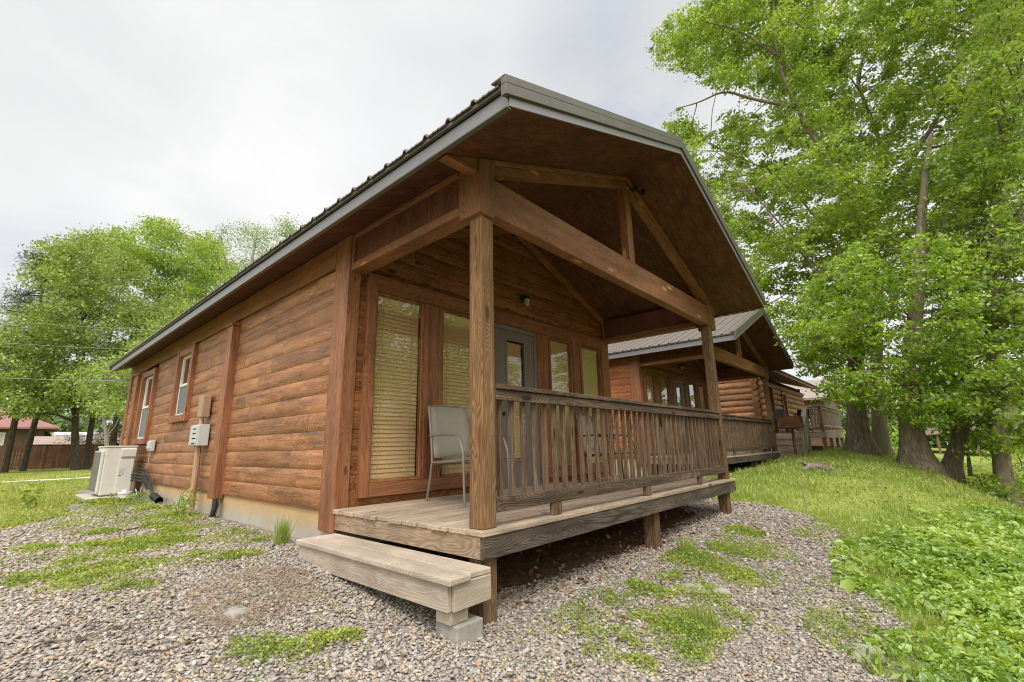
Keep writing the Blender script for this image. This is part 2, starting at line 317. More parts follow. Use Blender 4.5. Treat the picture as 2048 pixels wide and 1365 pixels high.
# ---------------------------------------------------------------- terrain height
CP=np.array([(-2.4,-2.4,-0.75),(-2.2,0.5,-0.5),(-3,4,-0.4),(-0.4,1.7,-0.36),(0.14,0,-0.63),(-0.34,-0.15,-0.575),(2.8,0.07,-0.59),(5.2,0,-0.51),(0,2.4,-0.37),(-0.3,6.8,-0.34),(-0.6,10.6,-0.32),(0,-2.5,-0.95),(2.5,-2.8,-1.08),(5.5,-3.2,-1.08),(8,-2,-0.72),(8,0,-0.42),(10,-5,-1.6),(5,-6.5,-2.1),(0,-6.5,-2.1),(-4,-6.5,-2),(15.5,-4,-1.5),(14.6,-2,-0.2),(16.1,-3,-1.02),(12,-3.3,-0.85),(17.6,-0.7,0.08),(22,-0.9,0.05),(12.2,1.4,-0.2),(15,1.4,-0.06),(10,1.4,-0.25),(18,1.5,-0.02),(9.5,-0.7,-0.22),(5.5,-1,-0.56),(20,-5,-1.9),(20,-10,-2.4),(5,-12,-2.6),(-8,-12,-2.6),(-8,0,-0.5),(-8,12,-0.33),(0,20,-0.3),(-10,30,-0.3),(0,42,-0.3),(10,42,-0.3),(30,42,-0.1),(30,2,0),(30,-8,-1.2),(30,-14,-2.2),(3,2,-0.45),(6,6,-0.35),(9,12,-0.3),(15,20,-0.2),(20,8,-0.05),(2,8,-0.35)])
def _tps(P):
    n=len(P); d=np.hypot(P[:,None,0]-P[None,:,0],P[:,None,1]-P[None,:,1])
    K=np.where(d>0,d*d*np.log(np.maximum(d,1e-9)),0)+np.eye(n)*.15
    A=np.zeros((n+3,n+3)); A[:n,:n]=K; A[:n,n]=1; A[:n,n+1:]=P[:,:2]; A[n,:n]=1; A[n+1:,:n]=P[:,:2].T
    return np.linalg.solve(A,np.r_[P[:,2],0,0,0])
WT=_tps(CP)
def gz(x,y):
    x=np.clip(np.asarray(x,float),-14,40); y=np.clip(np.asarray(y,float),-14,50); s=x.shape; x=x.ravel(); y=y.ravel(); out=np.empty(len(x))
    for i in range(0,len(x),20000):
        a,b=x[i:i+20000],y[i:i+20000]; d2=(a[:,None]-CP[:,0])**2+(b[:,None]-CP[:,1])**2
        out[i:i+20000]=(.5*d2*np.log(np.maximum(d2,1e-12)))@WT[:-3]+WT[-3]+WT[-2]*a+WT[-1]*b
    return out.reshape(s)
def vnoise(x,y,sc,seed=0):
    """cheap smooth value noise, numpy"""
    r=np.random.default_rng(seed).random((64,64)); x=np.asarray(x)*sc; y=np.asarray(y)*sc
    xi=np.floor(x).astype(int); yi=np.floor(y).astype(int); fx=x-xi; fy=y-yi; fx=fx*fx*(3-2*fx); fy=fy*fy*(3-2*fy)
    g=lambda a,b:r[a%64,b%64]
    return (g(xi,yi)*(1-fx)+g(xi+1,yi)*fx)*(1-fy)+(g(xi,yi+1)*(1-fx)+g(xi+1,yi+1)*fx)*fy
def fbm(x,y,sc,seed=0): return vnoise(x,y,sc,seed)*.55+vnoise(x,y,sc*2.1,seed+1)*.3+vnoise(x,y,sc*4.3,seed+2)*.15
def ground(x,y):
    """terrain plus small unevenness"""
    x=np.asarray(x,float); y=np.asarray(y,float)
    b=(fbm(x,y,.9,3)-.5)*.07+(fbm(x,y,3.1,9)-.5)*.03
    near=np.exp(-((np.maximum(0,np.maximum(-.7-x,x-5.8)))**2+(np.maximum(0,np.maximum(-.4-y,y-14)))**2)*.5)
    return gz(x,y)+b*(1-.75*near)
def g1(x,y): return float(ground(np.array([x]),np.array([y]))[0])
def poly_sd(x,y,poly):
    """signed distance, positive inside"""
    x=np.asarray(x,float); y=np.asarray(y,float); d=np.full(x.shape,1e9); ins=np.zeros(x.shape,bool)
    n=len(poly)
    for i in range(n):
        x1,y1=poly[i]; x2,y2=poly[(i+1)%n]
        ex,ey=x2-x1,y2-y1; t=np.clip(((x-x1)*ex+(y-y1)*ey)/(ex*ex+ey*ey),0,1)
        d=np.minimum(d,np.hypot(x-x1-t*ex,y-y1-t*ey))
        c=((y1>y)!=(y2>y)); 
        with np.errstate(divide='ignore',invalid='ignore'): xx=(x2-x1)*(y-y1)/((y2-y1) if y2!=y1 else 1e-9)+x1
        ins^=c&(x<xx)
    return np.where(ins,d,-d)
GRAV=[(-9,2.5),(-4.5,4.6),(-2.5,5.6),(-1.75,7.0),(-1.25,8.4),(-1.0,10.2),(-.95,12.2),(-.6,14),(.2,14),(.2,2.2),(5.6,2.2),(6.5,.5),(6.6,-.15),(5.8,-.95),(5.5,-1.5),(3.8,-1.78),(2.8,-2.0),(1.8,-2.05),(0,-2.3),(-3,-3.4),(-9,-4)]
SOIL=[(.1,.42),(.9,.22),(1.9,.2),(2.9,.12),(5.1,.3),(5.5,2.3),(0,2.3)]
IVY=[(.9,-2.35),(1.6,-2.0),(2.0,-2.02),(2.6,-2.0),(3.2,-1.8),(4.0,-1.62),(5.5,-1.8),(8,-2.25),(10.5,-3.1),(12,-3.6),(12,-7),(0,-7)]
PATCH=[(-1.03,.32,.22),(-1.25,.5,.20),(-.85,.3,.15),(-1.15,.2,.12),(1.61,-.37,.25),(1.9,-.73,.28),(1.23,-.94,.25),(1.22,-.3,.18),(2.62,-.77,.32),(1.23,-.72,.28),(.42,-.92,.13),(.62,-.72,.10),(2.74,-.36,.4),(3.4,-.6,.35),(2.1,-.5,.25),(.85,-1.05,.14),
 (-1.71,2.6,.28),(-1.44,2.95,.36),(-1.1,4.1,.5),(-1.76,2.95,.25),(-2.06,3.12,.25),(-.76,2.4,.24),(-.9,3.7,.34),(-.5,6.0,.45),(-.35,7.4,.4),(-.6,8.8,.5),(-.75,9.8,.4),(-1.7,7.5,.5),(-.8,5.2,.3),(-1.5,4.3,.25),(4.3,-.45,.3),(-1.9,4.6,.3),(-1.35,5.2,.28),(-.75,4.6,.3),(-1.55,2.1,.2),(-1.3,3.6,.3),(-1.7,3.5,.22),(-.95,2.75,.16),(-.35,3.0,.12)]
def patch_amt(x,y):
    a=np.zeros(np.shape(x))
    for px,py,r in PATCH: a=np.maximum(a,1-np.hypot(x-px,y-py)/r)
    return a
def grav_amt(x,y):
    return np.clip(.5+poly_sd(x,y,GRAV)*1.6+(fbm(x,y,1.6,21)-.5)*.9,0,1)
def build_ground():
    ax=np.unique(np.concatenate([np.arange(-9,12,.1),np.arange(12,40,.5),np.arange(40,100,4),np.arange(100,620,40),np.arange(-40,-9,1.5),np.arange(-600,-40,40)]))
    ay=np.unique(np.concatenate([np.arange(-7,15,.1),np.arange(15,50,.7),np.arange(50,110,5),np.arange(110,620,40),np.arange(-40,-7,1.5),np.arange(-600,-40,40)]))
    X,Y=np.meshgrid(ax,ay,indexing='ij'); Z=ground(X,Y); nx,ny=X.shape
    far=np.clip((np.hypot(X-5,Y-8)-55)/80,0,1); Z=Z*(1-far)+far*(-.6)
    idx=np.arange(nx*ny).reshape(nx,ny)
    F=np.stack([idx[:-1,:-1],idx[1:,:-1],idx[1:,1:],idx[:-1,1:]],-1).reshape(-1,4)
    o=np_mesh('ground',np.stack([X,Y,Z],-1).reshape(-1,3),F,M['ground'],smooth=True); tag(o,kind='structure')
    g=grav_amt(X,Y); s=np.clip(.5+poly_sd(X,Y,SOIL)*3,0,1)
    mul=np.clip(.5+1.5*poly_sd(X,Y,[(8.6,-1.0),(10,-1.2),(10.2,-2.0),(8.4,-1.7)]),0,.40); bank=np.clip((-Y-3.2-.1*X)*.3,0,1)*(Y<-3)*(X>-8)
    s=np.maximum(s,np.maximum(mul,bank*.75))
    a=o.data.color_attributes.new('zone','FLOAT_COLOR','POINT'); c=np.zeros((nx*ny,4),np.float32); c[:,0]=g.ravel(); c[:,1]=s.ravel(); c[:,3]=1
    a.data.foreach_set('color',c.ravel())
build_ground()
def strip():
    mb=MB(); 
    for i in range(40):
        x0=-14+i*.7; x1=x0+.7; f=lambda x:21.6+.06*(x)+.15*math.sin(x*.3)
        mb.add([(x0,f(x0)-.9,g1(x0,f(x0)-.9)+.02),(x1,f(x1)-.9,g1(x1,f(x1)-.9)+.02),(x1,f(x1)+.9,g1(x1,f(x1)+.9)+.02),(x0,f(x0)+.9,g1(x0,f(x0)+.9)+.02)],[(0,1,2,3)])
    tag(mb.build('lane',M['lane'],smooth=None),kind='structure')
strip()

# ---------------------------------------------------------------- the log-sided rental cabin
W,D,YE=5.446,2.06,13.76; XC=W/2; SL=.401; YF=-.726; YB=13.85; XE=-.457
def zs(x): return 2.936+SL*(x if x<=XC else W-x)
def arc(plane,sg,z0,h,n=8,dep=.016):
    pts=[]
    for i in range(n+1):
        t=i/n; o=.004+dep*max(0,math.sin(PI*t))**.42
        pts.append((plane+sg*o,z0+.001+t*(h-.002)))
    return pts+[(plane-sg*.03,z0+h-.001),(plane-sg*.03,z0+.001)]
def siding(mb,axis,sg,plane,a,b,z0,n,h,openings=(),gable=False,bl=2.6,dep=.016):
    for k in range(n):
        zb=z0+k*h; zt=zb+h; segs=[(a,b)]
        for (o0,o1,p0,p1) in openings:
            if zt>p0+.005 and zb<p1-.005:
                new=[]
                for s0,s1 in segs:
                    if o1<=s0 or o0>=s1: new.append((s0,s1)); continue
                    if o0>s0: new.append((s0,o0))
                    if o1<s1: new.append((o1,s1))
                segs=new
        for s0,s1 in segs:
            if gable and zs(XC)<zb+.02: continue
            cuts=[s0]; c=s0+random.uniform(.5,bl)
            while c<s1-.35: cuts.append(c); c+=random.uniform(bl*.45,bl*1.15)
            cuts.append(s1)
            for i in range(len(cuts)-1):
                poly=arc(plane,sg,zb,h,8,dep); c0=cuts[i]+(.002 if i else 0); c1=cuts[i+1]-.002
                if random.random()<.3: poly=[(q[0]+sg*.003,q[1]) for q in poly]
                A=[c0]*len(poly); B=[c1]*len(poly)
                if gable:
                    A=[max(c0,(q[1]-2.936)/SL-.02) for q in poly]; B=[min(c1,W-(q[1]-2.936)/SL+.02) for q in poly]
                    if min(y-x for x,y in zip(A,B))<.05:
                        if max(y-x for x,y in zip(A,B))<.05: continue
                        B=[max(y,x+.001) for x,y in zip(A,B)]
                mb.prism(poly,axis,A,B)
def sheared(x0,x1,lo,hi,y0,y1,mb):
    """a board that follows the roof slope: lo/hi are heights above the soffit line"""
    return mb.prism([(x0,zs(x0)+lo),(x1,zs(x1)+lo),(x1,zs(x1)+hi),(x0,zs(x0)+hi)],1,y0,y1)

cab=thing('log_cabin','nearest brown log sided cabin with gabled porch and weathered deck railing','cabin',(0,0,0),'row of log sided cabins with gabled porches')
# foundation and walls
m=MB(); m.box(.02,W,2.1,13.7,-1.1,-.02); m.build('foundation',M['found'],cab)
wins=[(7.66,8.69,1.22,2.52),(10.68,11.87,.86,2.44)]
m=MB(); siding(m,1,-1,0.0,2.29,13.52,-.04,13,.2036,wins); m.build('side_wall',M['log_y'],cab,smooth=35)
m=MB(); siding(m,1,1,W,2.29,13.52,-.04,13,.2036); m.build('side_wall',M['log_y'],cab,smooth=35)
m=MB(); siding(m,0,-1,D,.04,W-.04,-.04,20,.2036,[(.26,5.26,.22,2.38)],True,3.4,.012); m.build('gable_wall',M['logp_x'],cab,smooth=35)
m=MB(); siding(m,0,1,YE-.06,.04,W-.04,-.04,20,.2036,(),True,3.0); m.build('gable_wall',M['log_x'],cab,smooth=35)
# trims
for x0,x1 in ((-.05,.10),(W-.10,W+.05)):
    for y0,y1 in ((2.015,2.325),(13.5,13.79)):
        MB().box(x0,x1,y0,y1,-.215,zs(max(0,min(x0,W-x1)))-.01 if False else 2.915).build('corner_board',M['trim_z'],cab,.006)
for sg,x in ((-1,0.0),(1,W)):
    xa,xb=sorted((x+sg*.052,x+sg*.002)); MB().box(xa,xb,2.33,13.495,2.612,2.905).build('frieze_board',M['trim_y'],cab,.004)
for y0,y1,z0 in ((5.38,5.615,-.085),(12.2,12.43,-.06)):
    p=MB().box(-.135,-.001,y0,y1,z0,2.50).build('pilaster',M['trim_z'],cab,.005)
    MB().prism([(-.165,2.502),(.0,2.502),(.0,2.575),(-.165,2.53)],1,y0-.04,y1+.04).build('pilaster_cap',M['trim_y'],p,.004)
m=MB()
sheared(.10,XC,-.125,-.002,D-.075,D-.046,m); sheared(XC,W-.10,-.125,-.002,D-.075,D-.046,m); m.build('wall_rake_board',M['trim_x'],cab,.003)
# roof
def roofsheet(xe,xr,ze,zr):
    mb=MB(); prof=[]; y=YF-.012; rib=.268
    while y<YB+.01:
        prof+= [(y,0),(y+.016,.030),(y+.040,.030),(y+.056,0),(y+.125,0),(y+.131,.005),(y+.143,.005),(y+.149,0),(y+.182,0),(y+.188,.005),(y+.200,.005),(y+.206,0)]; y+=rib
    prof=[p for p in prof if p[0]<=YB+.02]; n=len(prof)
    vs=[(xe,p[0],ze+p[1]) for p in prof]+[(xr,p[0],zr+p[1]) for p in prof]+[(xe,p[0],ze+p[1]-.012) for p in prof]+[(xr,p[0],zr+p[1]-.012) for p in prof]
    fs=[]
    for i in range(n-1): fs+= [(i,i+1,n+i+1,n+i),(2*n+i,3*n+i,3*n+i+1,2*n+i+1),(i,2*n+i,2*n+i+1,i+1),(n+i,n+i+1,3*n+i+1,3*n+i)]
    fs+= [(0,n,3*n,2*n),(n-1,3*n-1,4*n-1,2*n-1)]
    mb.add(vs,fs); return mb
RT=.175
rf=roofsheet(-.515,XC,zs(-.515)+RT,zs(XC)+RT); q=roofsheet(W+.515,XC,zs(-.515)+RT,zs(XC)+RT); rf.add(q.v,q.f)
roof=rf.build('roof',M['roofm'],cab,smooth=None)
m=MB(); zr=zs(XC)+RT+.024
m.prism([(XC-.17,zr-.068),(XC,zr),(XC+.17,zr-.068),(XC+.17,zr-.062),(XC,zr+.012),(XC-.17,zr-.062)],1,YF-.03,YB+.03); m.build('ridge_cap',M['trimm'],roof)
for sgn in (0,1):
    X=lambda x: x if not sgn else W-x
    def pbox(a,b,*r): a,b=sorted((X(a),X(b))); return MB().box(a,b,*r)
    for ya,yb in ((YF-.004,2.397),(2.4,5.447),(5.45,8.497),(8.5,11.547),(11.55,YB)): pbox(-.470,-.455,ya,yb,2.742,2.862).build('eave_fascia',M['fasciam'],roof,.002)
    pbox(-.497,-.471,YF+.02,YB-.02,2.872,2.902).build('eave_closure',M['trimm'],roof)
    pbox(-.478,-.44,YF-.004,YB,2.736,2.746).build('drip_edge',M['trimm'],roof)
    m=MB(); 
    for y0 in np.arange(YF+.003,YB,2.44):
        y1=min(y0+2.436,YB-.003)
        for xa,xb in ((-.453,1.22),(1.224,XC)):
            a,b=sorted((X(xa),X(xb))); m.prism([(a,zs(a)),(b,zs(b)),(b,zs(b)+.025),(a,zs(a)+.025)],1,float(y0),float(y1))
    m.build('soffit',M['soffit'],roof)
    a,b=sorted((X(-.46),X(XC)))
    for yy,t in ((YF,-1),(YB,1)):
        y0,y1=sorted((yy,yy+t*.012)); m=MB(); sheared(a,b,-.004,.075,y0,y1,m); m.build('rake_fascia',M['fasciam'],roof,.002)
        y0,y1=sorted((yy-t*.01,yy+t*.034)); m=MB(); sheared(*(sorted((X(-.52),X(XC)))),.068,.152,y0,y1,m); sheared(*(sorted((X(-.52),X(XC)))),.154,.218,y0,y1-(.006*t if t>0 else 0)+(0 if t>0 else 0),m)
        sheared(*(sorted((X(-.52),X(XC)))),.206,.222,*sorted((yy-t*.10,yy+t*.03)),m); m.build('rake_trim',M['trimm'],roof,.003)
# porch timbers
for x0 in (0.0,W-.14):
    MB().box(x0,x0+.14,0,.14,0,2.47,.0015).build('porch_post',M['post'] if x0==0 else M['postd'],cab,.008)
MB().box(.12,W-.012,.004,.124,2.481,2.819).build('front_beam',M['beam_x'],cab,.006)
MB().prism([(-.046,2.425),(.134,2.425),(.134,2.982),(-.046,2.912)],1,-.028,.215).build('post_bracket',M['beam_z'],cab,.006)
MB().prism([(W-.026,2.425),(W+.16,2.425),(W+.16,2.86),(W-.026,2.94)],1,-.02,.215).build('post_bracket',M['beam_z'],cab,.006)
for sgn in (0,1):
    X=lambda x: x if not sgn else W-x
    a,b=sorted((X(.136 if not sgn else .03),X(XC-.001))); m=MB(); sheared(a,b,-.14,-.052,.0,.09,m); sheared(a,b,-.050,-.002,-.016,.09,m); m.build('rafter',M['beam_x'],cab,.004)
    m=MB(); q=[(X(-.048),zs(-.048)-.003),(X(-.39),zs(-.39)-.003),(X(-.39),zs(-.39)-.014),(X(-.048),zs(-.048)-.135)]; m.prism(q,1,-.012,.085); m.build('rafter_tail',M['beam_x'],cab,.004)
    sx=lambda u,v: sorted((X(u),X(v)))
    sb=MB().box(*sx(-.028,.15),.216,2.012,2.49,2.575).build('side_beam',M['beam_y'],cab,.005)
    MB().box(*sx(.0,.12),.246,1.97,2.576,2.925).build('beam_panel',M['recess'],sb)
    MB().box(*sx(-.026,.14),.217,.245,2.577,2.918).build('beam_end_board',M['beam_z'],sb,.004); MB().box(*sx(-.026,.14),1.971,2.012,2.577,2.918).build('beam_end_board',M['beam_z'],sb,.004)
    MB().box(*sx(-.04,.001),.247,1.968,2.872,2.916).build('beam_ledger',M['beam_y'],sb,.004)
MB().box(2.655,2.795,.014,.124,2.82,3.905).build('king_post',M['beam_z'],cab,.006)
# deck
m=MB(); y=-.055
for k in range(11):
    y1=y+.186; e=random.uniform(-.012,.012)
    m.box(-.048+e,5.555+e,y,y1-.007,-.036,0+random.uniform(-.003,.003),.0015); y+=.1905
deck=m.build('deck_boards',M['deck_x'],cab,.006)
MB().box(-.035,.0,-.008,2.012,-.185,-.038).build('rim_joist',M['rimtan'],deck,.004)
MB().box(-.036,5.545,-.046,-.009,-.186,-.038).build('rim_joist',M['rimgrey'],deck,.005)
MB().box(5.51,5.545,-.008,2.05,-.185,-.038).build('rim_joist',M['rimtan'],deck,.004)
for x0,y0 in ((.0,.0),(2.75,.03),(5.25,.01),(2.75,1.7),(5.25,1.7)):
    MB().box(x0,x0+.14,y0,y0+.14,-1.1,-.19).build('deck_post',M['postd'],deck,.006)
def railing(ax,a,b,off,n,blocks):
    """ax 0 runs along x, 1 along y; off = outside face"""
    def B(u0,u1,w0,w1,z0,z1,j=0): 
        return MB().box(u0,u1,off+w0,off+w1,z0,z1,j) if ax==0 else MB().box(off-w1,off-w0,u0,u1,z0,z1,j)
    s='_x' if ax==0 else '_y'
    r=B(a,b,-.022,.118,1.008,1.046,.002).build('railing',M['grey'+s],cab,.005)
    B(a,b,-.004,.036,.925,1.006,.0015).build('top_rail',M['grey'+s],r,.004)
    B(a,b,-.006,.036,.104,.206,.0015).build('bottom_rail',M['grey'+s],r,.005)
    for i in range(n):
        u=a+.03+(b-a-.06)*(i+.5)/n+random.uniform(-.006,.006); w=random.uniform(.034,.041)
        o=B(u-w/2,u+w/2,.038,.038+w,.112,1.004,.002).build('baluster',M['bal_z'],r,.003)
    for u in blocks: B(u,u+.12,-.002,.04,.002,.102).build('support_block',M['bal_z'],r,.003)
railing(0,.141,W-.141,.0,36,(.83,2.55,4.17))
# glazed porch front
DF=D-.062
for x0,x1 in ((.195,.308),(5.212,5.325)): MB().box(x0,x1,DF-.008,D+.02,.082,2.53).build('window_surround',M['trim_z'],cab,.004)
for x0,x1 in ((1.002,1.06),(1.224,1.282),(1.947,1.99),(2.19,2.238),(3.222,3.27),(3.53,3.573),(4.238,4.29),(4.46,4.509)): MB().box(x0,x1,DF,D+.02,.222,2.344).build('window_stop',M['trim_z'],cab,.004)
for x0,x1 in ((1.062,1.222),(1.992,2.188),(3.272,3.528),(4.292,4.458)): MB().box(x0,x1,DF+.018,D+.02,.222,2.344).build('mullion_board',M['trim_z'],cab,.003)
MB().box(.31,5.21,DF,D+.02,2.346,2.528).build('window_header',M['trim_x'],cab,.004)
for x0,x1 in ((.31,2.238),(3.222,5.21)): MB().box(x0,x1,DF-.004,D+.02,.083,.220).build('sill_board',M['trim_x'],cab,.004)
def blind(x0,x1,z0,z1,y,parent):
    m=MB(); m.box(x0,x1,y-.012,y+.03,z1-.06,z1-.005); z=z1-.075
    while z>z0+.02:
        dy,dz=.0076,.0254
        m.prism([(y-dy,z-dz),(y+dy,z+dz),(y+dy+.0028,z+dz-.001),(y-dy+.0028,z-dz-.001)],0,x0,x1); z-=.0475
    m.box(x0,x1,y-.01,y+.012,z0+.002,z0+.02)
    for f in (.18,.82): xx=x0+(x1-x0)*f; m.box(xx-.002,xx+.002,y-.016,y-.0135,z0+.02,z1-.06)
    m.build('blind',M['blind'],parent)
for x0,x1 in ((.31,1.0),(1.284,1.945),(3.575,4.236),(4.511,5.209)):
    z0,z1=.222,2.344; f=.028; m=MB()
    m.box(x0,x0+f,D-.03,D+.03,z0,z1); m.box(x1-f,x1,D-.03,D+.03,z0,z1); m.box(x0+f,x1-f,D-.028,D+.03,z0,z0+f); m.box(x0+f,x1-f,D-.028,D+.03,z1-f,z1)
    w=m.build('window',M['trim_z'],cab,.003)
    MB().box(x0+f,x1-f,D-.006,D-.001,z0+f,z1-f).build('pane',M['glass'],w)
    blind(x0+f+.006,x1-f-.006,z0+f,z1-f,D+.045,w)
# door
m=MB()
m.box(2.30,2.515,D-.02,D+.025,.035,2.27); m.box(2.945,3.16,D-.02,D+.025,.035,2.27); m.box(2.515,2.945,D-.02,D+.025,2.135,2.27); m.box(2.515,2.945,D-.02,D+.025,.035,.37)
door=m.build('door',M['doorpaint'],cab,.003)
m=MB(); 
m.box(2.495,2.53,D-.032,D-.021,.35,2.155); m.box(2.93,2.965,D-.032,D-.021,.35,2.155); m.box(2.53,2.93,D-.032,D-.021,2.12,2.155); m.box(2.53,2.93,D-.032,D-.021,.35,.385)
m.build('glazing_bead',M['doorpaint'],door,.004)
MB().box(2.515,2.945,D-.004,D+.001,.37,2.135).build('pane',M['glass'],door)
blind(2.535,2.925,.39,2.115,D+.045,door)
m=MB(); m.lathe([(.028,0),(.028,.006),(.012,.01),(.012,.04),(.027,.048),(.03,.062),(.02,.075)],(0,0,0),14)
m.v=[(2.385+x,D-.021-z,1.02+y) for x,y,z in m.v]; m.build('door_handle',M['blackm'],door,smooth=40)
m=MB(); m.box(2.24,2.299,D-.04,D+.03,.0,2.342); m.box(3.161,3.22,D-.04,D+.03,.0,2.342); m.box(2.299,3.161,D-.04,D+.03,2.272,2.342); m.build('door_frame',M['doorpaint'],cab,.003)
MB().box(2.24,3.22,D-.075,D+.03,.002,.034).build('door_sill',M['fasciam'],cab,.004)
# side windows, deep box trim
for (y0,y1,z0,z1) in ((7.60,8.75,1.14,2.58),(10.6,11.95,.78,2.515)):
    t=.125; m=MB(); xo=-.085
    a,b,c,d=y0+t,y1-t,z0+t,z1-t; f=.045; mid=(c+d)/2-.02; m=MB()
    m.box(-.012,.03,a,a+f,c,d); m.box(-.012,.03,b-f,b,c,d); m.box(-.010,.03,a+f,b-f,c,c+f); m.box(-.010,.03,a+f,b-f,d-f,d); m.box(-.022,.03,a+f,b-f,mid,mid+.05)
    w=m.build('window',M['vinyl'],cab,.003)
    MB().box(xo-.008,.02,y0,y0+t,z0,z1).build('jamb',M['trim_z'],w,.004); MB().box(xo-.008,.02,y1-t,y1,z0,z1).build('jamb',M['trim_z'],w,.004)
    MB().box(xo,.02,y0+t,y1-t,z1-t,z1-.002).build('head_board',M['trim_y'],w,.004); MB().box(xo-.02,.02,y0+t,y1-t,z0,z0+t).build('sill',M['trim_y'],w,.004)
    MB().box(.008,.012,a+f,b-f,mid+.05,d-f).build('pane',M['glass'],w)
    MB().box(.002,.006,a+f,b-f,c+f,mid).build('pane',M['glass'],w)
    MB().box(-.006,-.004,a+f,b-f,c+f,mid).build('insect_screen',M['screen'],w)
# lamps fixed to the porch
def wall_lamp(loc,label):
    t=thing('wall_lamp',label,'lamp',loc,'jelly jar lamps on the porch walls')
    m=MB(); m.lathe([(.055,0),(.055,.012),(.03,.02)],(0,0,0),16); m.v=[(x,-z,y) for x,y,z in m.v]; m.tube([(0,-.015,0),(0,-.06,.015),(0,-.085,.0)],.018,8); m.lathe([(.02,.015),(.045,.0),(.047,-.035),(.04,-.04)],(0,-.095,.0),16); m.build('lamp_base',M['blackm'],t,smooth=40)
    m=MB(); m.lathe([(.040,-.04),(.046,-.06),(.046,-.12),(.038,-.15),(.018,-.165)],(0,-.095,0),18); m.build('lamp_shade',M['jar'],t,smooth=40)
    return t
wall_lamp((2.9,D-.045,2.86),'glass jar lamp on black base above the taupe door of the nearest cabin')
t=thing('floodlight','small black floodlight mounted at the peak of the nearest porch gable','lamp',(2.83,-.03,3.87))
m=MB(); m.lathe([(.03,0),(.03,.02)],(0,.02,0),14); m.tube([(0,.02,.02),(.01,-.03,.0)],.015,8); m.build('lamp_base',M['blackm'],t)
m=MB()
for s in (-1,1):
    m.tube([(s*.03,-.02,0),(s*.05,-.06,-.015)],.02,10); m.tube([(s*.05,-.06,-.015),(s*.07,-.12,-.045)],[.025,.043],14)
m.build('lamp_head',M['blackm'],t,smooth=40)
# the neighbouring cabin of the same kind
swap={'stained_log_'+a:M['log2_'+a] for a in 'xyz'}
cab2=copy_tree(cab,None,swap); cab2.location=(9.63,1.36,.21)
tag(cab2,'middle log cabin in the row, with a pale grey roof beyond the nearest porch')
wall_lamp((12.53,1.36+D-.045,3.07),'glass jar lamp above the door of the middle cabin porch')

# ---------------------------------------------------------------- step, block, chairs, fittings
st=thing('entry_step','pale grey wooden box step against the left side of the porch deck','step',(-.24,.9,-.4))
def loc(o,root): 
    o.location=tuple(-c for c in root.location); return o
m=MB(); m.box(-.442,-.262,-.165,1.925,-.238,-.2,.002); loc(m.build('tread',M['step_y'],st,.008),st)
m=MB(); m.box(-.256,-.058,-.135,1.93,-.238,-.2,.002); loc(m.build('tread',M['step_y'],st,.008),st)
m=MB(); m.box(-.418,-.382,-.115,1.90,-.395,-.24,.001); loc(m.build('riser',M['step_y'],st,.005),st)
for a,b in ((-.14,-.104),(1.87,1.90)): loc(MB().box(-.381,-.065,a,b,-.395,-.24,.001).build('end_board',M['step_x'],st,.005),st)
m=MB(); m.box(-.375,-.23,-.10,.04,-.479,-.397); loc(m.build('shim_block',M['step_x'],st,.005),st)
m=MB(); gb=g1(-.2,.0); m.box(-.35,-.135,-.135,.075,gb-.16,-.482,.003); b=m.build('concrete_block',M['concrete'],None,.008); tag(b,'grey concrete block under the near end of the wooden step','block')

def patio_chair(loc_,rz,metal,label):
    t=thing('patio_chair',label,'chair',loc_,'sling patio chairs on the nearest porch',rz)
    # local frame: faces -y, origin on the floor between the legs
    w=.29
    for s in (-1,1):
        x=s*w
        f=MB(); f.tube([(x,-.36,0),(x,-.345,.30),(x,-.33,.52),(x,-.28,.64),(x,-.18,.70),(x,.02,.71),(x,.22,.705),(x,.33,.70)],.0135,10); f.build('armrest',M[metal],t,smooth=50)
        f=MB(); f.tube([(x,.37,0),(x,.31,.22),(x,.27,.42),(x*.985,.29,.56),(x*.97,.33,.78),(x*.95,.375,.97),(x*.93,.40,1.03)],.0135,10); f.build('leg',M[metal],t,smooth=50)
    f=MB(); f.tube([(-w,-.32,.43),(w,-.32,.43)],.012,8); f.tube([(-w,.24,.40),(w,.24,.40)],.012,8); fb=MB(); fb.tube([(-w*.93,.40,1.03),(-.15,.412,1.045),(.15,.412,1.045),(w*.93,.40,1.03)],.0125,8)
    for s in (-1,1): f.tube([(s*w,-.335,.445),(s*w,-.1,.425),(s*w,.26,.41)],.012,8)
    f.build('frame',M[metal],t,smooth=50); fb.build('back_bar',M[metal],t,smooth=50)
    def sheet(name,path,wd,th=.006):
        mb=MB(); n=len(path); 
        for i,(y,z,k) in enumerate(path):
            for j in range(7):
                u=-1+2*j/6; sag=k*(1-u*u)
                mb.v.append((u*wd,y+sag*(.0 if abs(path[0][1]-path[-1][1])<.2 else 1),z-sag*(1 if abs(path[0][1]-path[-1][1])<.2 else 0)))
        for i in range(n-1):
            for j in range(6): a=i*7+j; mb.f.append((a,a+1,a+8,a+7))
        o=mb.build(name,M['sling'],t,smooth=60); s=o.modifiers.new('thick','SOLIDIFY'); s.thickness=th; return o
    sheet('seat',[(-.34,.452,.0),(-.25,.45,.02),(-.05,.44,.03),(.15,.43,.025),(.25,.43,.01)],w-.012)
    sheet('backrest',[(.265,.46,.02),(.29,.56,.03),(.315,.70,.035),(.35,.86,.03),(.40,1.035,.01)],w-.02)
    return t
patio_chair((1.13,1.37,.0),-.14,'chairm','bronze sling patio chair standing behind the left porch post')
patio_chair((4.05,1.33,.0),.10,'chaird','dark framed sling chair partly hidden behind the porch balusters')

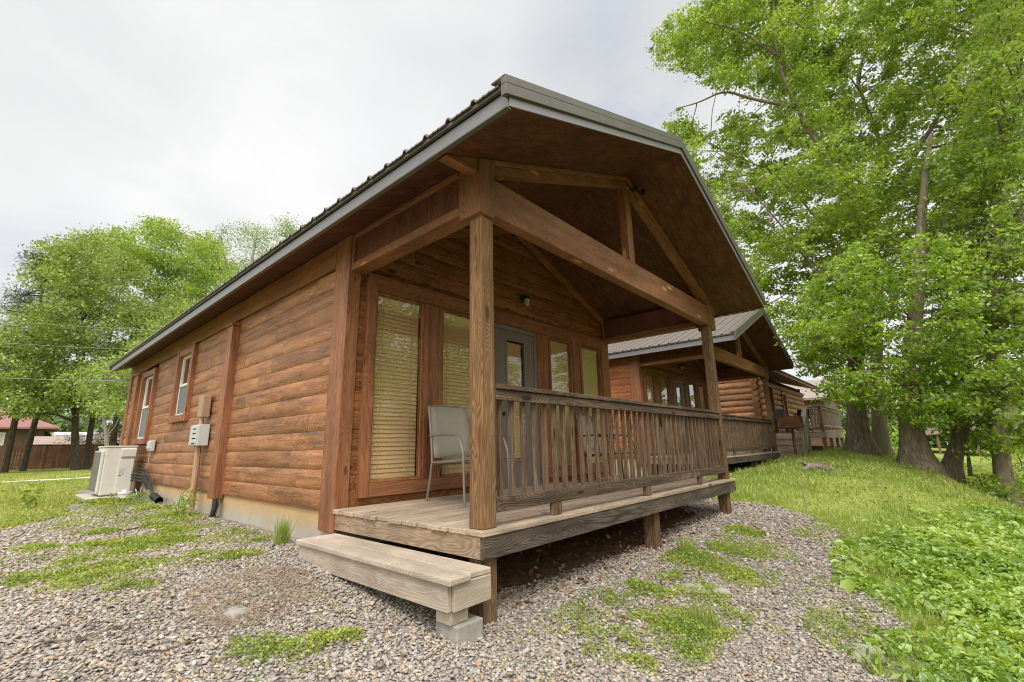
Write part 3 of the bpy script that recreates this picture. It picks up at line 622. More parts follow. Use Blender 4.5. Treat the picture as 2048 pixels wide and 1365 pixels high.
# heat pump unit
GP=g1(-.48,11)
pad=tag(MB().box(-.93,-.10,10.25,12.0,GP-.08,GP+.035,.004).build('concrete_pad',M['padc'],None,.01),'flat concrete pad under the cream outdoor heat pump unit','slab')
ac=thing('heat_pump','cream outdoor heat pump unit standing on a pad beside the log wall','heat pump',(-.45,11.1,GP+.036))
x0,x1,y0,y1,H=-.26,.26,-.50,.50,1.03
m=MB(); m.box(x0,x1,y0,y1,.02,H-.03); m.build('casing',M['acwhite'],ac,.02)
m=MB(); m.box(x0-.015,x1+.015,y0-.015,y1+.015,H-.03,H); m.build('top_panel',M['acwhite'],ac,.008)
m=MB(); m.box(-.02,x1-.02,y0-.035,y0-.001,.05,.74); m.build('service_panel',M['acwhite'],ac,.012)
m=MB(); m.prism([(y0-.05,.80),(y0-.015,.78),(y0-.002,.78),(y0-.002,.98),(y0-.03,.98),(y0-.05,.95)],0,-.0,x1-.01); m.build('handle_cover',M['acwhite'],ac,.008)
m=MB(); m.box(x0-.06,x0-.001,y0+.03,y1-.03,.06,.93); m.build('fan_shroud',M['acwhite'],ac,.02)
m=MB()
for i in range(22): zz=.10+i*.037; m.box(x0-.068,x0-.061,y0+.06,y1-.06,zz,zz+.012)
for i in range(9): yy=y0+.06+i*.105; m.box(x0-.067,x0-.0615,yy,yy+.008,.09,.92)
m.build('fan_grille',M['acdark'],ac)
m=MB(); m.box(.0,.09,y0-.0375,y0-.0352,.42,.56); m.build('rating_label',M['greybox'],ac)
m=MB(); m.box(.0,.05,y0-.0385,y0-.0376,.40,.418); m.build('logo_plate',M['acdark'],ac)
for yy in (-.4,.34): MB().box(x0+.05,x1-.05,yy,yy+.06,0,.02).build('foot',M['acdark'],ac)
# refrigerant hoses
hs=thing('refrigerant_hoses','bundle of black hoses looping from the heat pump down the log wall','hose',(-.15,10.2,GP))
lx=lambda pts:[(a+.15,b-10.2,c-GP) for a,b,c in pts]
for k in range(5):
    z=GP+.33+k*.06; o=k*.02
    MB().tube(lx([(-.22,10.62-.02*k,z),(-.17,10.3,z+.02),(-.13,9.95-o,z-.0),(-.10,9.62-o,z-.14),(-.08,9.40-o,GP+.22),(-.08+.01*k,9.22-o*1.5,GP+.05),(-.07,9.1-o*2,GP-.06)]),.021 if k<3 else .012,8).build('hose',M['black'],hs,smooth=60)
MB().tube(lx([(-.2,10.6,GP+.72),(-.12,10.35,GP+.66),(-.09,9.9,GP+.45),(-.08,9.6,GP+.30)]),.009,6).build('cable',M['black'],hs,smooth=60)
MB().tube(lx([(-.16,10.3,GP+.16),(-.14,10.15,GP+.03),(-.13,10.0,GP+.08),(-.13,9.95,GP+.2)]),.009,6).build('drain_tube',M['whitep'],hs,smooth=60)
bx=thing('disconnect_box','small grey switch box on the log wall above the black hoses','electrical box',(-.05,9.9,.62))
m=MB(); m.box(-.06,.0,-.17,.17,.0,.22); m.build('enclosure',M['greybox'],bx,.008)
m=MB(); m.box(-.085,-.06,-.15,.15,.05,.2); m.build('cover',M['greybox'],bx,.006)
MB().tube([(-.03,.0,0),(-.03,.03,-.25),(-.04,.2,-.52)],.014,8).build('whip',M['wire'],bx,smooth=60)
cp=tag(MB().lathe([(.10,-.1),(.10,.10),(.115,.105),(.115,.14),(.05,.145),(.05,.18),(.035,.185)],(-.38,10.0,g1(-.38,10)),20).build('cleanout_cap',M['whitep'],None,smooth=40),'white round plastic cleanout cap in the weeds before the heat pump','pipe cap')
pipe=thing('drain_pipe','black corrugated drain pipe end lying along the cabin foundation','pipe',(-.12,8.7,g1(-.12,8.7)))
m=MB(); pts=[];rr=[]
for i in range(44):
    t=i/43; pts.append((.06-.10*t,.55-1.05*t,.09-.03*t)); rr.append(.062 if i%2 else .052)
m.tube(pts,rr,16,False); m.build('corrugated_wall',M['black'],pipe,smooth=20)
# meter box on conduit
mb_=thing('utility_box','grey electrical box on a tan conduit standing against the log wall','electrical box',(-.12,6.42,-.35))
q=lambda a,b,c,d,e,f,mat,n,bv=.006: MB().box(a+.12,b+.12,c-6.42,d-6.42,e+.35,f+.35).build(n,M[mat],mb_,bv)
MB().tube([(.005,-.04,-.02),(0,0,1.02)],.044,12).build('conduit',M['conduit'],mb_,smooth=50)
MB().tube([(0,0,1.36),(0,.01,1.52)],.036,12).build('conduit',M['conduit'],mb_,smooth=50)
q(-.20,-.04,6.22,6.62,.675,1.01,'greybox','enclosure',.012)
q(-.216,-.2,6.24,6.60,.69,.995,'greybox','cover',.006)
m=MB()
for i in range(4): m.box(-.10,-.08-.02,-.15,.02,1.06+i*.075,1.075+i*.075)
m.box(-.081,-.078,.1,.15,1.06,1.09); m.build('louvre',M['acdark'],mb_)
q(-.17,-.045,6.30,6.54,1.13,1.49,'conduit','meter_head',.015)
MB().tube([(-.01,-.12,1.0),(.0,-.14,.75),(-.02,-.10,.4),(.0,-.12,.05)],.0045,6).build('cable',M['orange'],mb_,smooth=50)
MB().tube([(.0,-.10,1.0),(.03,-.13,.6),(.02,-.11,.1)],.004,6).build('cable',M['rust'],mb_,smooth=50)
cs=thing('cable_bundle','black wrapped cables hanging below the wooden pilaster into the gravel','cable',(-.10,5.42,-.38))
MB().tube([(.02,.0,.32),(.02,-.02,.18),(.0,-.02,.06),(-.05,.04,.01),(-.11,.13,.02)],[.035,.04,.04,.032,.022],10).build('sleeve',M['black'],cs,smooth=50)
for k in range(3): MB().tube([(.04,-.03-.01*k,.31),(.045,-.06-.012*k,.2),(.02,-.06-.02*k,.08),(-.02,-.03,.02)],.006,6).build('cable',M['rust'] if k==1 else M['black'],cs,smooth=50)
# rocks, sticks, driftwood
def rock(x,y,r,label,fl=.45,name='rock'):
    bpy_v=[];n=10
    mb=MB(); rr=np.random.default_rng(int(abs(x*977+y*131)*10))
    for i in range(7):
        ph=-PI/2+PI*i/6
        for j in range(n): 
            k=1+rr.uniform(-.16,.16); bpy_v.append((math.cos(ph)*math.cos(2*PI*j/n)*r*k*1.2,math.cos(ph)*math.sin(2*PI*j/n)*r*k,math.sin(ph)*r*fl*k))
    fs=[(i*n+j,i*n+(j+1)%n,(i+1)*n+(j+1)%n,(i+1)*n+j) for i in range(6) for j in range(n)]
    mb.add(bpy_v,fs); o=mb.build(name,M['concrete'],None,smooth=30); o.location=(x,y,g1(x,y)+r*fl*.15); o.rotation_euler=(0,0,x*7); tag(o,label,'rock','flat stones lying in the gravel'); return o
rock(1.97,-.66,.10,'pale flat stone among weeds below the porch, larger of two side by side')
rock(2.12,-.84,.07,'smaller grey stone beside the pale flat stone in the weeds')
rock(1.84,-1.86,.115,'dark flat rock at the edge of the green groundcover leaves')
rock(-1.18,1.02,.085,'rough pale stone by the patch of dry straw in the gravel')
dw=thing('driftwood','gnarled grey driftwood root lying on the grass bank','driftwood',(10.6,-.5,g1(10.6,-.5)))
m=MB(); m.tube([(-.4,.36,.06),(-.2,.24,.14),(.04,.08,.12),(.24,-.1,.06),(.44,-.3,-.02)],[.03,.08,.085,.06,.02],9); m.tube([(-.2,.24,.14),(-.28,.12,.06),(-.3,.04,-.04)],[.05,.035,.02],7); m.tube([(.04,.08,.12),(.02,-.08,.05),(-.02,-.16,-.04)],[.05,.035,.02],7); m.tube([(-.22,.26,.14),(-.36,.36,.24),(-.42,.46,.22)],[.045,.025,.01],6)
m.build('root',M['driftwood'],dw,smooth=60)
# a charcoal grill on a post
gx,gy=15.6,.95; gr=thing('pedestal_grill','rusty charcoal grill on an iron post in the grass by the log deck','grill',(gx,gy,g1(gx,gy)))
MB().tube([(0,0,-.1),(0.02,0,.95)],.045,10).build('post',M['rust'],gr,smooth=50)
m=MB(); t_=.012; h0,h1=.95,1.34
m.box(-.25,.25,-.32,.32,h0,h0+t_); m.box(-.25,-.25+t_,-.32,.32,h0+t_,h1); m.box(.25-t_,.25,-.32,.32,h0+t_,h1); m.box(-.25+t_,.25-t_,.32-t_,.32,h0+t_,h1); m.box(-.25+t_,.25-t_,-.32,-.32+t_,h0+t_,h0+.2); m.build('firebox',M['rust'],gr,.006)
m=MB()
for i in range(12): m.box(-.235+.0,.235,-.29+i*.05,-.28+i*.05,1.27,1.28)
m.build('grate',M['rust'],gr)
# overhead lines
def wire(a,b,sag,label):
    pts=[]
    for i in range(25):
        t=i/24; pts.append((a[0]+(b[0]-a[0])*t,a[1]+(b[1]-a[1])*t,a[2]+(b[2]-a[2])*t-4*sag*t*(1-t)))
    tag(MB().tube(pts,.006,6).build('power_line',M['wire'],None,smooth=60),label,'cable','overhead wires behind the nearest cabin')

# ---------------------------------------------------------------- round-log cabin with its deck
X0,Y0,ZD=18.0,2.43,.85
lc=thing('round_log_cabin','cabin of round peeled logs with crossed corners and a raised deck, beyond the middle cabin','cabin',(X0,Y0,0))
rel=lambda o: (setattr(o,'location',(-X0,-Y0,0)),o)[1]
m=MB(); m2=MB(); z=.70; k=0
def rlog(mb,p0,p1,r):
    n=5; pts=[tuple(p0[i]+(p1[i]-p0[i])*t/n+(random.uniform(-.006,.006) if 0<t<n else 0) for i in range(3)) for t in range(n+1)]
    mb.tube(pts,[r*random.uniform(.94,1.05) for _ in pts],12)
while z<3.2:
    e=random.choice((.38,.42,.36))
    for a,b in ((0,1.0),(1.9,3.6),(4.4,9.0)) if .85<z<2.85 else ((0,9.0),):
        rlog(m,(X0+a-(e if a==0 else 0),Y0,z),(X0+b,Y0,z),.138)
    rlog(m2,(X0,Y0-e,z+.125),(X0,Y0+8,z+.125),.138); z+=.25
rel(m.build('front_wall',M['plog_shade'],lc,smooth=40)); rel(m2.build('side_wall',M['plogy'],lc,smooth=40))
rel(MB().box(X0+8.9,X0+9.0,Y0,Y0+8,.2,3.3).build('side_wall',M['plog_shade'],lc)); rel(MB().box(X0,X0+9,Y0+7.9,Y0+8,.2,3.3).build('rear_wall',M['plog_shade'],lc))
rel(MB().box(X0+.1,X0+8.9,Y0+.12,Y0+.16,.1,3.3).build('shade_sheet',M['dark'],lc)); rel(MB().box(X0,X0+8.9,Y0+.1,Y0+7.9,-.3,.6).build('foundation',M['concrete'],lc))  # near-black sheet stands in for the unlit room behind the openings
m=MB(); ya,yb,yr=Y0-.75,Y0+8.75,Y0+4
for s,y in ((0,ya),(1,yb)): m.prism([(y,3.22),(yr,4.75),(yr,4.87),(y,3.34)] ,0,X0-.7,X0+9.6)
r=m.build('roof',M['beam_x'],lc); rel(r)
m=MB()
for y in (ya,yb):
    e=-.05 if y<yr else .05
    x=X0-.74
    while x<X0+9.6: m.prism([(y+e,3.345-.02),(yr,4.88),(yr,4.90),(y+e,3.365-.02)],0,x,x+.20); m.prism([(y+e,3.35),(yr,4.90),(yr,4.935),(y+e,3.385)],0,x+.20,x+.25); x+=.25
m.build('roof_sheet',M['roofm'],r)
rel(MB().prism([(Y0,3.2),(Y0+8,3.2),(Y0+4,4.72)],0,X0,X0+.1).build('gable',M['plogy'],lc))
d=MB().box(X0+1.02,X0+1.86,Y0-.03,Y0+.04,.86,2.8).build('door',M['doorpaint'],lc,.01); rel(d)
m=MB(); m.box(X0+.92,X0+1.02,Y0-.17,Y0+.1,.86,2.9); m.box(X0+1.86,X0+1.98,Y0-.17,Y0+.1,.86,2.9); m.box(X0+1.02,X0+1.86,Y0-.16,Y0+.1,2.8,2.9); rel(m.build('door_frame',M['beam_z'],lc,.01))
w=MB(); w.box(X0+3.58,X0+3.70,Y0-.17,Y0+.1,1.5,2.75); w.box(X0+4.3,X0+4.42,Y0-.17,Y0+.1,1.5,2.75); w.box(X0+3.70,X0+4.3,Y0-.16,Y0+.1,2.65,2.75); w.box(X0+3.70,X0+4.3,Y0-.16,Y0+.1,1.5,1.6); w=w.build('window',M['plog_shade'],lc,.01); rel(w)
MB().box(X0+3.7,X0+4.3,Y0-.02,Y0,1.6,2.65).build('pane',M['glass'],w)
t=thing('wall_lamp','round glass porch lamp on the wall of the round log cabin','lamp',(X0+.72,Y0-.14,2.78)); m=MB(); m.lathe([(.05,0),(.06,.05),(.03,.08)],(0,-.05,0),12); m.build('lamp_base',M['blackm'],t); m=MB(); m.lathe([(.04,0),(.07,-.05),(.07,-.14),(.03,-.18)],(0,-.05,0),12); m.build('lamp_shade',M['jar'],t)
# deck
m=MB()
for i in range(14): m.box(X0-.02,X0+5.0,.37+i*.147,.37+i*.147+.14,ZD-.04,ZD,.002)
dk=m.build('deck_boards',M['deck_x'],lc,.004); rel(dk)
m=MB(); m.box(X0-.04,X0+5.02,.33,.37,ZD-.22,ZD-.041); m.build('rim_joist',M['step_x'],dk); MB().box(X0-.04,X0,.372,2.3,ZD-.22,ZD-.041).build('rim_joist',M['step_y'],dk); MB().box(X0+4.98,X0+5.02,.372,2.3,ZD-.22,ZD-.041).build('rim_joist',M['step_y'],dk)
for x,y in ((X0+.02,.39),(X0+1.8,.39),(X0+3.4,.39),(X0+4.85,.39),(X0+4.85,1.9),(X0+.05,1.9)): MB().box(x,x+.11,y,y+.11,-.6,ZD-.04).build('deck_post',M['step_z'],dk,.005)
def lrail(p0,p1,n,bal_mat,solid=False):
    """rail from p0 to p1 (top line); balusters hang below"""
    p0=Vector(p0); p1=Vector(p1); dirv=(p1-p0); L=Vector((dirv.x,dirv.y,0)).length; u=Vector((dirv.x,dirv.y,0)).normalized(); nrm=Vector((-u.y,u.x,0))
    def beam(mb,z0,z1,w):
        vs=[]
        for p in (p0,p1):
            for s in (-w,w):
                for zz in (z0,z1): vs.append(tuple(p+nrm*s+Vector((0,0,zz))))
        mb.add(vs,[(0,1,3,2),(4,6,7,5),(0,4,5,1),(2,3,7,6),(0,2,6,4),(1,5,7,3)])
    mb=MB(); beam(mb,-.04,0,.075); r=rel(mb.build('railing',M['step_x'],lc,.005))
    mb=MB(); beam(mb,-.80,-.71,.02); mb.build('bottom_rail',M['step_x'],r,.004)
    mb=MB(); beam(mb,-.13,-.042,.02); mb.build('top_rail',M['step_x'],r,.004)
    for i in range(n):
        t=(i+.5)/n; p=p0+dirv*t; a=Vector((p.x,p.y,p.z))
        q=MB(); w=.045 if solid else .02
        vs=[tuple(a+u*su*w+nrm*(.022+sn*.018)+Vector((0,0,zz))) for su in (-1,1) for sn in (0,1) for zz in (-.84,-.045)]
        q.add(vs,[(0,1,3,2),(4,6,7,5),(0,4,5,1),(2,3,7,6),(0,2,6,4),(1,5,7,3)]); q.build('baluster',bal_mat,r,.002)
    return r
lrail((X0+.02,.40,1.82),(X0+5,.40,1.82),44,M['deck_z'],True); lrail((X0+.02,.88,1.82),(X0+.02,.42,1.82),5,M['step_z']); lrail((X0+5,.40,1.82),(X0+5,2.2,1.82),14,M['deck_z'],True)
lrail((X0,.88,1.80),(X0-1.15,.88,1.02),12,M['step_z'],True)
for x,y,z1 in ((X0+.0,.37,1.79),(X0-1.15,.84,.98),(X0-.05,.86,1.76)): rel(MB().box(x,x+.10,y,y+.10,-.3,z1).build('rail_post',M['trim_z'] if y<.5 else M['step_z'],lc,.004))
sr=thing('wooden_stairs','pale wooden stairs leading up to the deck of the round log cabin','stairs',(X0-.6,1.45,0))
for i in range(4):
    zt=ZD-.02-.205*(i+1)+.02; xr=X0-.05-.28*(i+1); rr=MB().box(xr-.03,xr+.262,.93,1.98,zt-.04,zt,.002).build('tread',M['step_y'],sr,.004); rr.location=(-sr.location.x,-sr.location.y,0)
    rr=MB().box(xr,xr+.03,.935,1.975,zt-.205,zt-.042).build('riser',M['step_y'],sr,.003); rr.location=(-sr.location.x,-sr.location.y,0)
for y in (.90,1.98): rr=MB().prism([(X0-.06,ZD-.24),(X0-.06,ZD-.45),(X0-1.19,-.1),(X0-1.19,.0)],1,y,y+.035) if False else MB().add([],[]) 
for y in (.892,1.982):
    mb=MB(); P=[(X0-.06,ZD-.05),(X0-.06,ZD-.42),(X0-1.22,-.12),(X0-1.22,.03)]; vs=[(x,y,z) for x,z in P]+[(x,y+.036,z) for x,z in P]
    mb.add(vs,[(0,1,2,3),(7,6,5,4)]+[(i,(i+1)%4,4+(i+1)%4,4+i) for i in range(4)]); rr=mb.build('stringer',M['step_x'],sr,.003); rr.location=(-sr.location.x,-sr.location.y,0)
def fold_chair(x,y,rz,label):
    t=thing('folding_chair',label,'chair',(x,y,ZD),'dark folding chairs on the log cabin deck',rz)
    for s in (-1,1):
        MB().tube([(s*.27,-.28,0),(s*.27,.18,.48),(s*.27,.34,.95)],.014,8).build('leg',M['black'],t,smooth=50); MB().tube([(s*.25,.30,0),(s*.25,-.25,.45)],.014,8).build('leg',M['black'],t,smooth=50); MB().tube([(s*.28,-.3,.64),(s*.28,.24,.66)],.018,8).build('armrest',M['black'],t,smooth=50)
    MB().box(-.25,.25,-.26,.2,.44,.46).build('seat',M['blackm'],t,.008); m=MB(); m.prism([(.19,.55),(.335,.95),(.345,.945),(.2,.545)],0,-.25,.25); m.build('backrest',M['blackm'],t)
fold_chair(18.55,1.95,-1.3,'dark folding chair by the log corner, left of the rusty grill'); fold_chair(19.7,1.35,-1.9,'dark folding chair on the log deck, behind the stair handrail')
# ---------------------------------------------------------------- far buildings
def house(name,label,x0,x1,y0,y1,zb,ze,ov,rise,ridge_ax,wall,roofm,wins=(),group=None):
    t=thing(name,label,'house',((x0+x1)/2,(y0+y1)/2,zb)); R=lambda o:(setattr(o,'location',(-(x0+x1)/2,-(y0+y1)/2,-zb)),o)[1]
    R(MB().box(x0,x1,y0,y1,zb,ze).build('wall',wall,t)); m=MB(); xm,ym=(x0+x1)/2,(y0+y1)/2
    if ridge_ax==1:
        m.prism([(x0-ov,ze-.05),(xm,ze+rise),(x1+ov,ze-.05),(x1+ov,ze+.12),(xm,ze+rise+.18),(x0-ov,ze+.12)],1,y0-ov,y1+ov); g=MB().prism([(x0,ze),(x1,ze),(xm,ze+rise-.1)],1,y0,y1)
    elif ridge_ax==0:
        m.prism([(y0-ov,ze-.05),(ym,ze+rise),(y1+ov,ze-.05),(y1+ov,ze+.12),(ym,ze+rise+.18),(y0-ov,ze+.12)],0,x0-ov,x1+ov); g=MB().prism([(y0,ze),(y1,ze),(ym,ze+rise-.1)],0,x0,x1)
    else:
        h=(y1-y0)/2; vs=[(x0-ov,y0-ov,ze),(x1+ov,y0-ov,ze),(x1+ov,y1+ov,ze),(x0-ov,y1+ov,ze),(x0+h,ym,ze+rise),(x1-h,ym,ze+rise)]
        vs+=[(a,b,c-.15) for a,b,c in vs[:4]]; m.add(vs,[(0,1,5,4),(2,3,4,5),(1,2,5),(3,0,4),(6,9,8,7),(0,6,7,1),(1,7,8,2),(2,8,9,3),(3,9,6,0)]); g=None
    R(m.build('roof',roofm,t))
    if g: R(g.build('gable',wall,t))
    for (ax,u0,u1,z0,z1) in wins:
        mb=MB()
        if ax=='f': mb.box(u0,u1,y0-.06,y0-.002,z0,z1)
        else: mb.box(x0-.06,x0-.002,u0,u1,z0,z1)
        f=R(mb.build('window',M['vinyl'],t)); mb=MB()
        if ax=='f': mb.box(u0+.1,u1-.1,y0-.075,y0-.061,z0+.1,z1-.1)
        else: mb.box(x0-.075,x0-.061,u0+.1,u1-.1,z0+.1,z1-.1)
        mb.build('pane',M['rvwhite'],f)
    return t,R
t,R=house('red_roof_house','two storey brown house with a red metal roof behind the board fence',-16,.9,57.5,66,-.4,3.05,.9,2.6,2,M['brownsid'],M['redroof'],[('f',-2.7,-1.5,1.5,2.6),('f',-6.2,-5.0,1.5,2.6),('f',-4.4,-3.2,-.3,.9),('f',-1.2,-.2,-.3,.9)])
m=MB(); 
for i in range(56): m.box(-16+i*.3,-15.97+i*.3,57.46,57.498,-.4,3.04)
R(m.build('batten',M['brownsid'],t))
cpo=thing('lean_to','low open shed with a rusty tin roof on posts behind the fence','shed',(3.2,50,-.3))
m=MB(); m.prism([(-.2+50-2.4,1.35),(50+1.8,2.05),(50+1.8,2.11),(50-2.6,1.41)],0,-.3,6.8); o=m.build('roof',M['oldtin'],cpo); o.location=(-3.2,-50,.3)
for x in (.0,1.8,3.4,5.0,6.5):
    o=MB().box(x,x+.14,47.7,47.84,-.4,1.40).build('post',M['fencewood'],cpo); o.location=(-3.2,-50,.3)
o=MB().box(-.2,6.7,51.6,51.7,-.4,2.0).build('rear_wall',M['dark'],cpo); o.location=(-3.2,-50,.3)  # near-black back sheet, the shade below the tin roof put into colour
rv=thing('travel_trailer','long pale travel trailer parked behind the tin roofed shed','trailer',(6.5,53.5,-.3))
m=MB(); pr=[(52.4,.2),(52.4,2.25),(52.6,2.5),(54.6,2.5),(54.8,2.25),(54.8,.2)]; m.prism(pr,0,1.2,11.5); o=m.build('body',M['rvwhite'],rv,.05); o.location=(-6.5,-53.5,.3)
o=MB().box(5.5,6.1,53.2,53.8,2.5,2.78).build('roof_vent',M['vinyl'],rv,.06); o.location=(-6.5,-53.5,.3)
for x in (5.2,6.1): 
    o=MB(); o.lathe([(.35,-.1),(.38,-.05),(.38,.1),(.35,.12)],(0,0,0),18); o.v=[(x+a,52.45+c,.05+b) for a,b,c in o.v]; o=o.build('wheel',M['black'],rv); o.location=(-6.5,-53.5,.3)
fn=thing('board_fence','long brown board privacy fence across the far side of the lawn','fence',(0,42,-.3))
m=MB(); x=-16
while x<11: m.box(x,x+.14,-.02+.02*math.sin(x),.0+.02*math.sin(x),-.2,1.5+random.uniform(-.02,.02)); x+=.145
m.build('fence_board',M['fencewood'],fn)
m=MB(); m.box(-16,11,.04,.1,.3,.4); m.box(-16,11,.04,.1,1.15,1.25); m.build('fence_rail',M['fencewood'],fn)
t,R=house('far_cabin','distant cabin with grey shingle roof beyond the round log cabin','x'and 38.5,46,2.6,13,-.3,3.4,.5,1.7,1,M['plog_shade'],M['shingle'],[('s',4.0,5.0,1.4,2.5)]) if False else house('far_cabin','distant cabin with grey shingle roof beyond the round log cabin',38.5,46,2.9,13,-.3,3.5,.5,1.7,1,M['brownsid'],M['shingle'],[('s',4.0,5.0,1.4,2.5)])
t,R=house('creek_house','grey raised house with a railed deck seen between the tree trunks',46,54,-7.5,-1.2,.9,3.2,.5,1.5,1,M['shingle'],M['shingle'],[('s',-3.4,-2.2,1.6,2.6)])
R(MB().box(43.6,46,-7.3,-.8,.75,.95).build('deck',M['deck_x'],t)); m=MB(); m.box(43.6,43.66,-7.3,-.8,1.65,1.78); m.box(43.6,43.66,-7.3,-.8,1.05,1.12)
for i in range(30): m.box(43.6,43.65,-7.3+i*.22,-7.24+i*.22,1.1,1.66)
R(m.build('railing',M['deck_y'],t))
for y in (-7.2,-5,-3,-1): R(MB().box(43.7,43.85,y,y+.15,-1.6,.76).build('deck_post',M['bal_z'],t))
wire((-4.61,17.45,2.78),(-0.01,13.9,2.56),.06,'lowest overhead wire, running to the rear corner of the nearest cabin')
wire((-5.01,19.41,4.04),(3.56,20.82,4.95),.10,'middle overhead wire in front of the maple trees')
wire((-5.37,21.39,5.07),(5.17,22.45,6.32),.10,'highest overhead wire in front of the maple trees')

# ---------------------------------------------------------------- vegetation
def norm(a): return a/np.maximum(np.linalg.norm(a,axis=1,keepdims=True),1e-9)
def leaf_quads(C,size,up=.5,wd=.55,hang=.0,R=RNG):
    n=len(C); nm=norm(R.normal(size=(n,3))+np.array([0,0,up])); t=R.normal(size=(n,3)); t[:,2]-=hang; t=norm(t-nm*np.sum(t*nm,1,keepdims=True)); b=np.cross(nm,t)
    s=np.asarray(size).reshape(-1,1)*np.ones((n,1)); w=s*wd*.5
    V=np.stack([C-t*s*.5,C+b*w+nm*s*.05,C+t*s*.5,C-b*w+nm*s*.05],1).reshape(-1,3)
    return V,np.arange(n*4,dtype=np.int32).reshape(-1,4)
def clump_leaves(puffs,per,size,tw=.22,mt=11,flat=.75,R=RNG,shell=.45):
    out=[]; sz=[]
    for (x,y,z,r) in puffs:
        nt=max(3,int(per*r*r/mt)); d=norm(R.normal(size=(nt,3))); rad=r*R.random((nt,1))**shell
        d[:,2]*=flat; d[:,2]-=.12*(np.hypot(d[:,0],d[:,1])**2)
        T=np.array([x,y,z])+d*rad
        off=R.normal(size=(nt,mt,3))*tw*R.uniform(.6,1.5,(nt,1,1))*np.array([1,1,.42]); off[...,2]-=.25*np.hypot(off[...,0],off[...,1]); out.append((T[:,None,:]+off).reshape(-1,3)); sz.append(size*R.uniform(.65,1.3,nt*mt))
    return np.concatenate(out),np.concatenate(sz)
def resample(line,step=.4):
    P=[]
    for a,b in zip(line[:-1],line[1:]):
        a,b=np.array(a),np.array(b); n=max(1,int(np.linalg.norm(b-a)/step))
        for i in range(n): P.append(a+(b-a)*i/n)
    P.append(np.array(line[-1])); return P
def smooth_line(line,it=2):
    P=[np.array(p) for p in line]
    for _ in range(it):
        Q=[P[0]]
        for a,b in zip(P[:-1],P[1:]): Q+= [a*.75+b*.25,a*.25+b*.75]
        Q.append(P[-1]); P=Q
    return P
def trunk_mesh(name,line,r0,r1,mat,parent,flare=1.9,lobes=5,sides=18):
    P=smooth_line(line,2); n=len(P); mb=MB(); P=np.array(P); s=np.r_[0,np.cumsum(np.linalg.norm(np.diff(P,axis=0),axis=1))]; L=s[-1]
    P[0,2]-=.35; ph=random.random()*6
    for i,p in enumerate(P):
        t=s[i]/L; r=r0+(r1-r0)*t; fl=1+(flare-1)*math.exp(-s[i]/(r0*1.6)); k=(fl-1)
        for q in range(sides):
            a=2*PI*q/sides; rr=r*(fl*(1+.16*k*math.sin(lobes*a+ph)+.05*math.sin(3*a+s[i]*.7)))
            mb.v.append((p[0]+rr*math.cos(a),p[1]+rr*math.sin(a),p[2]))
    for i in range(n-1):
        for q in range(sides): a=i*sides+q; b=i*sides+(q+1)%sides; mb.f.append((a,b,b+sides,a+sides))
    mb.f.append(tuple((n-1)*sides+q for q in range(sides)))
    o=mb.build(name,mat,parent,smooth=80); return o
def tree(label,data,r0,r1,leaf,barkm,per,size,rl=.5,name='tree',group=None,cat='tree',tw=.22,flare=1.9,twigs=2,hang=.3,up=.5,mt=11,shell=.45,z0=None,lt=.3):
    base=Vector(data['trunk'][0]); t=thing(name,label,cat,base,group); off=-base
    def R(o): o.location=off; return o
    tk=R(trunk_mesh('trunk',data['trunk'],r0,r1,barkm,t,flare))
    limbs=MB(); pool=[(np.array(p),r1*.8) for p in resample(data['trunk'])[len(resample(data['trunk']))//2:]]
    for l in data['limbs']:
        P=smooth_line(l,2); n=len(P); ra=r1*rl*(1.5 if l[0]==data['trunk'][-1] else 1.0); rad=[max(.018,ra*(1-.85*i/(n-1))) for i in range(n)]
        limbs.tube(P,rad,9); pool+= [(p,max(.02,ra*.6)) for p in resample([tuple(q) for q in P])[2:]]
    PP=np.array([p for p,_ in pool])
    for (x,y,z,r) in data['puffs']:
        c=np.array([x,y,z]); d=np.linalg.norm(PP-c,axis=1)+np.maximum(0,PP[:,2]-z)*1.2; i=int(np.argmin(d)); a=PP[i]; L=np.linalg.norm(c-a)
        mid=a*.5+c*.5+np.array([0,0,.12*L])+RNG.normal(size=3)*.06*L; rb=min(pool[i][1]*.6,.012+.014*L)
        P=smooth_line([a,mid,c],1); limbs.tube(P,[max(.008,rb*(1-.75*k/(len(P)-1))) for k in range(len(P))],5,False)
        for _ in range(twigs):
            e=c+RNG.normal(size=3)*r*.5; limbs.tube([c*.6+mid*.4,(c+e)/2+RNG.normal(size=3)*.05*r,e],[rb*.35+.003,rb*.25+.002,.004],4,False)
    R(limbs.build('branches',barkm,t,smooth=None))
    C,s=clump_leaves(data['puffs'],per,size,tw,mt,.75,RNG,shell); V,F=leaf_quads(C,s,up,.56,hang)
    R(np_mesh('crown',V,F,leaf,t)); return t
